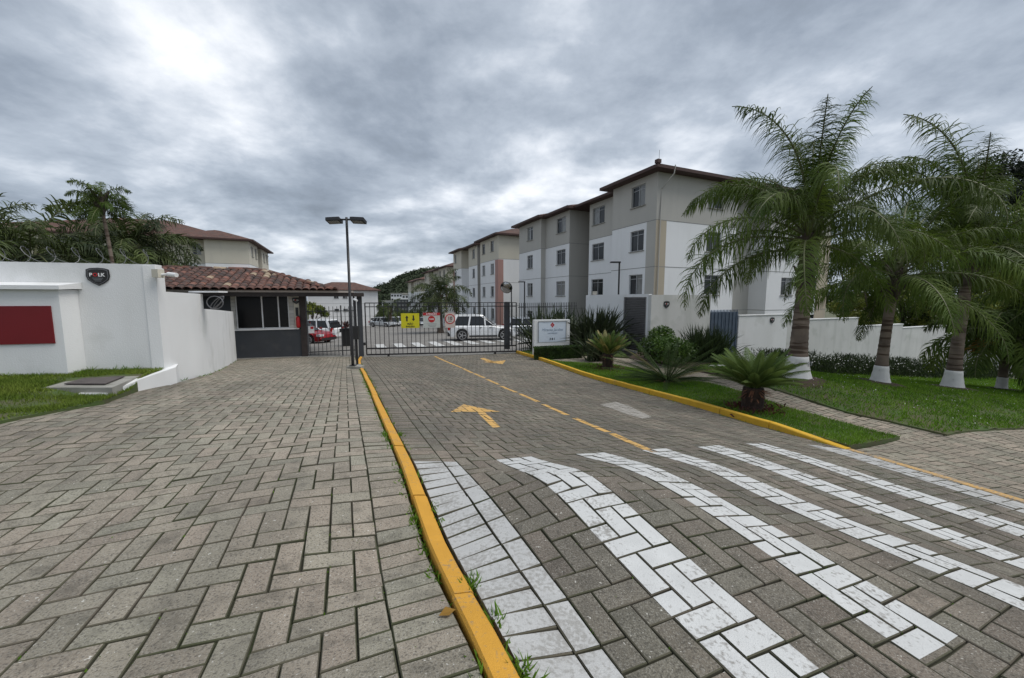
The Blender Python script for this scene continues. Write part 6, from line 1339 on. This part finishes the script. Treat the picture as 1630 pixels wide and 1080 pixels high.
# ------------------------------------------------------------------ cars
def car(pos, heading, L, Wd, H, paint, label, wagon=True, group='cars parked in the inner yard', suv=0.0):
    root = thing('parked_car', pos, label, 'car', group); root.rotation_euler = (0, 0, heading)
    n = 72; hw = Wd / 2; gc = .20 + suv * .06; wr = .31 + suv * .05; ax = (-.30 * L, .305 * L); belt = H * .60; hood = H * .545
    def top(t):    # lower body top line, t 0 rear .. 1 front
        k = [(0, belt * .86), (.03, belt * .97), (.10, belt), (.62, belt * .985), (.70, hood * 1.02), (.90, hood * .93), (.97, hood * .80), (1, hood * .58)] if wagon else [(0, belt * .80), (.03, belt * .98), (.16, belt), (.62, belt * .97), (.68, hood), (.90, hood * .90), (.97, hood * .78), (1, hood * .55)]
        for (a, b), (c, d) in zip(k, k[1:]):
            if t <= c: return b + (d - b) * (t - a) / (c - a)
        return k[-1][1]
    mb = MB(); ring = 7
    for i in range(n + 1):
        t = i / n; x = -L / 2 + L * t; tp = top(t); lo = gc + (.10 if t < .03 or t > .97 else 0)
        for a in ax:
            dx = abs(x - a)
            if dx < wr + .05: lo = max(lo, wr + math.sqrt(max(0, (wr + .05) ** 2 - dx * dx)))
        lo = min(lo, tp - .12); rnd = 1 - .16 * max(0, abs(t - .5) * 2 - .75) / .25; h_ = hw * rnd
        mid = lo + (tp - lo) * .55; prof = [(h_ * .95, lo), (h_ * .99, lo + (tp - lo) * .2), (h_, mid), (h_ * .975, tp - .08), (h_ * .90, tp - .01)]
        for y, z in prof + [(-y, z) for y, z in reversed(prof)]: mb.v.append((x, y, z))
    k = 10
    for i in range(n):
        for j in range(k): a, b = i * k + j, i * k + (j + 1) % k; mb.f.append((a, b, b + k, a + k))
    mb.f.append(tuple(range(k))[::-1]); mb.f.append(tuple(n * k + j for j in range(k)))
    part('body', mb, M[paint], root, local=True, smooth=False)
    rear0, rear1 = (.02, .09) if wagon else (.12, .27); fr0, fr1 = .70, .50
    pts = []; nn = 20
    def gsec(scale, inset, z0, z1, m, name, par, xs=None):
        q = MB(); A0, A1 = -L / 2 + L * rear0, -L / 2 + L * fr0; B0, B1 = -L / 2 + L * rear1, -L / 2 + L * fr1
        f = lambda z: (z - belt + .02) / (H - belt)
        V = []
        for z in np.linspace(z0, z1, 6):
            t = min(1, max(0, f(z))); xr = A0 + (B0 - A0) * t ** 1.2 + inset; xf = A1 + (B1 - A1) * t - inset; y = hw * (.90 - .20 * t ** 1.3) - inset
            V.append([(xr, -y * .9, z), (xr + .12, -y, z), (xf - .25, -y, z), (xf, -y * .8, z), (xf, y * .8, z), (xf - .25, y, z), (xr + .12, y, z), (xr, y * .9, z)])
        for r_ in V: q.v += r_
        for i in range(5):
            for j in range(8): a, b = i * 8 + j, i * 8 + (j + 1) % 8; q.f.append((a, b, b + 8, a + 8))
        q.f.append(tuple(40 + j for j in range(8))); return part(name, q, m, par, local=True)
    gsec(1, .012, belt - .03, H - .07, M['glass'], 'windows', root); gsec(1, 0, H - .085, H, M[paint], 'roof', root)
    A0, A1 = -L / 2 + L * rear0, -L / 2 + L * fr0; B0, B1 = -L / 2 + L * rear1, -L / 2 + L * fr1
    for s in (-1, 1):
        yb, yt = hw * .905, hw * .715
        for xb, xt, w in ((A0 + .13, B0 + .13, .20 if wagon else .12), (-.32 * L + .5 if wagon else -.12 * L, -.30 * L + .52 if wagon else -.11 * L, .09), (.03 * L, .02 * L, .08), (A1 - .16, B1 - .12, .07)):
            part('pillar', MB().hexa([(xb - w / 2, s * yb - .012, belt - .03), (xb + w / 2, s * yb - .012, belt - .03), (xb + w / 2, s * yb + .012, belt - .03), (xb - w / 2, s * yb + .012, belt - .03)], [(xt - w / 2, s * yt - .012, H - .075), (xt + w / 2, s * yt - .012, H - .075), (xt + w / 2, s * yt + .012, H - .075), (xt - w / 2, s * yt + .012, H - .075)]), M[paint], root, local=True)
        part('tail_light', MB().box((-L / 2 + .07, s * hw * .80, belt * .84), (.13, .20, .26)), M['lamp_red'], root, local=True)
        part('headlight', MB().box((L / 2 - .14, s * hw * .72, hood * .76), (.26, .36, .13)), M['lamp_clear'], root, local=True)
        part('side_mirror', MB().box((.17 * L, s * (hw + .06), belt + .06), (.10, .16, .12)), M[paint], root, local=True)
        for x_ in (-.04 * L, .10 * L): part('door_handle', MB().box((x_, s * (hw + .005), belt * .86), (.14, .03, .03)), M['trim'], root, local=True)
        part('side_sill', MB().box((0, s * hw * .955, gc + .04), (L * .40, .05, .10)), M['trim'], root, local=True)
        for x_ in ax:
            w_ = part('wheel', MB().tube([(x_, s * (hw - .20), wr), (x_, s * (hw - .01), wr)], wr * .5, 18), M['trim'], root, local=True)
            part('tyre', MB().tube([(x_, s * (hw - .20), wr), (x_, s * (hw - .185), wr), (x_, s * (hw - .02), wr), (x_, s * (hw - .002), wr)], [wr * .94, wr, wr, wr * .93], 26), M['tyre'], w_, local=True)
            rm = MB().tube([(x_, s * (hw - .01), wr), (x_, s * (hw + .004), wr)], wr * .16, 12)
            for j in range(5): a = j * 1.2566; c = Vector((x_, s * (hw + .004), wr)) + Vector((math.cos(a), 0, math.sin(a))) * wr * .38; rm.box((0, 0, 0), (wr * .62, .012, wr * .17), M4=Matrix.Translation(c) @ Matrix.Rotation(-a, 4, 'Y'))
            for q_ in range(20): a = q_ * math.pi / 10; c = Vector((x_, s * (hw + .003), wr)) + Vector((math.cos(a), 0, math.sin(a))) * wr * .67; rm.box((0, 0, 0), (.03, .012, wr * .22), M4=Matrix.Translation(c) @ Matrix.Rotation(-a, 4, 'Y'))
            part('rim', rm, M['rim'], w_, local=True)
    part('bumper', MB().box((-L / 2 + .05, 0, gc + .16), (.16, Wd * .86, .24)), M['trim' if suv else paint], root, local=True); part('bumper', MB().box((L / 2 - .06, 0, gc + .13), (.14, Wd * .80, .16)), M['trim'], root, local=True)
    part('number_plate', MB().box((-L / 2 - .035, 0, belt * .58), (.012, .42, .13)), M['pale_sign'], root, local=True); part('rear_window', MB().box((-L / 2 + L * .048, 0, H * .78), (.02, Wd * .55, H * .18), rot=0), M['glass'], root, local=True)
    return root
cpx = lambda X, Y, z: ground_at(P(X, Y, z))
car(cpx(768, 535, 25), R(8), 4.4, 1.78, 1.62, 'car_white', 'white hatchback SUV seen side-on behind the speed sign', suv=1)
car(cpx(481, 543, 24.8), R(-14), 4.1, 1.68, 1.42, 'car_red', 'deep red car nosing out beside the gatehouse column', wagon=True)
car(cpx(498, 531, 31), R(172), 4.4, 1.75, 1.58, 'car_white', 'white estate car parked behind the red car')
car(cpx(610, 522, 57), R(-25), 4.2, 1.72, 1.45, 'car_silver', 'leftmost silver car in the far parking row', wagon=False)
car(cpx(624, 521, 60), R(-60), 4.3, 1.72, 1.45, 'car_silver', 'silver car second in the far row, its nose toward the gate', wagon=False)
car(cpx(638, 520, 64), R(-60), 4.2, 1.72, 1.5, 'car_white', 'white car behind the yellow sign in the far row')
car(cpx(655, 521, 62), R(-70), 4.2, 1.72, 1.5, 'car_dark', 'dark car between the yellow and the white gate sign')
car(cpx(672, 520, 66), R(-70), 4.2, 1.72, 1.45, 'car_silver', 'silver car glimpsed right of the yellow gate sign', wagon=False)
car(cpx(845, 528, 30), R(8), 4.3, 1.75, 1.46, 'car_silver', 'grey hatchback parked ahead of the white SUV behind the gate', wagon=True)
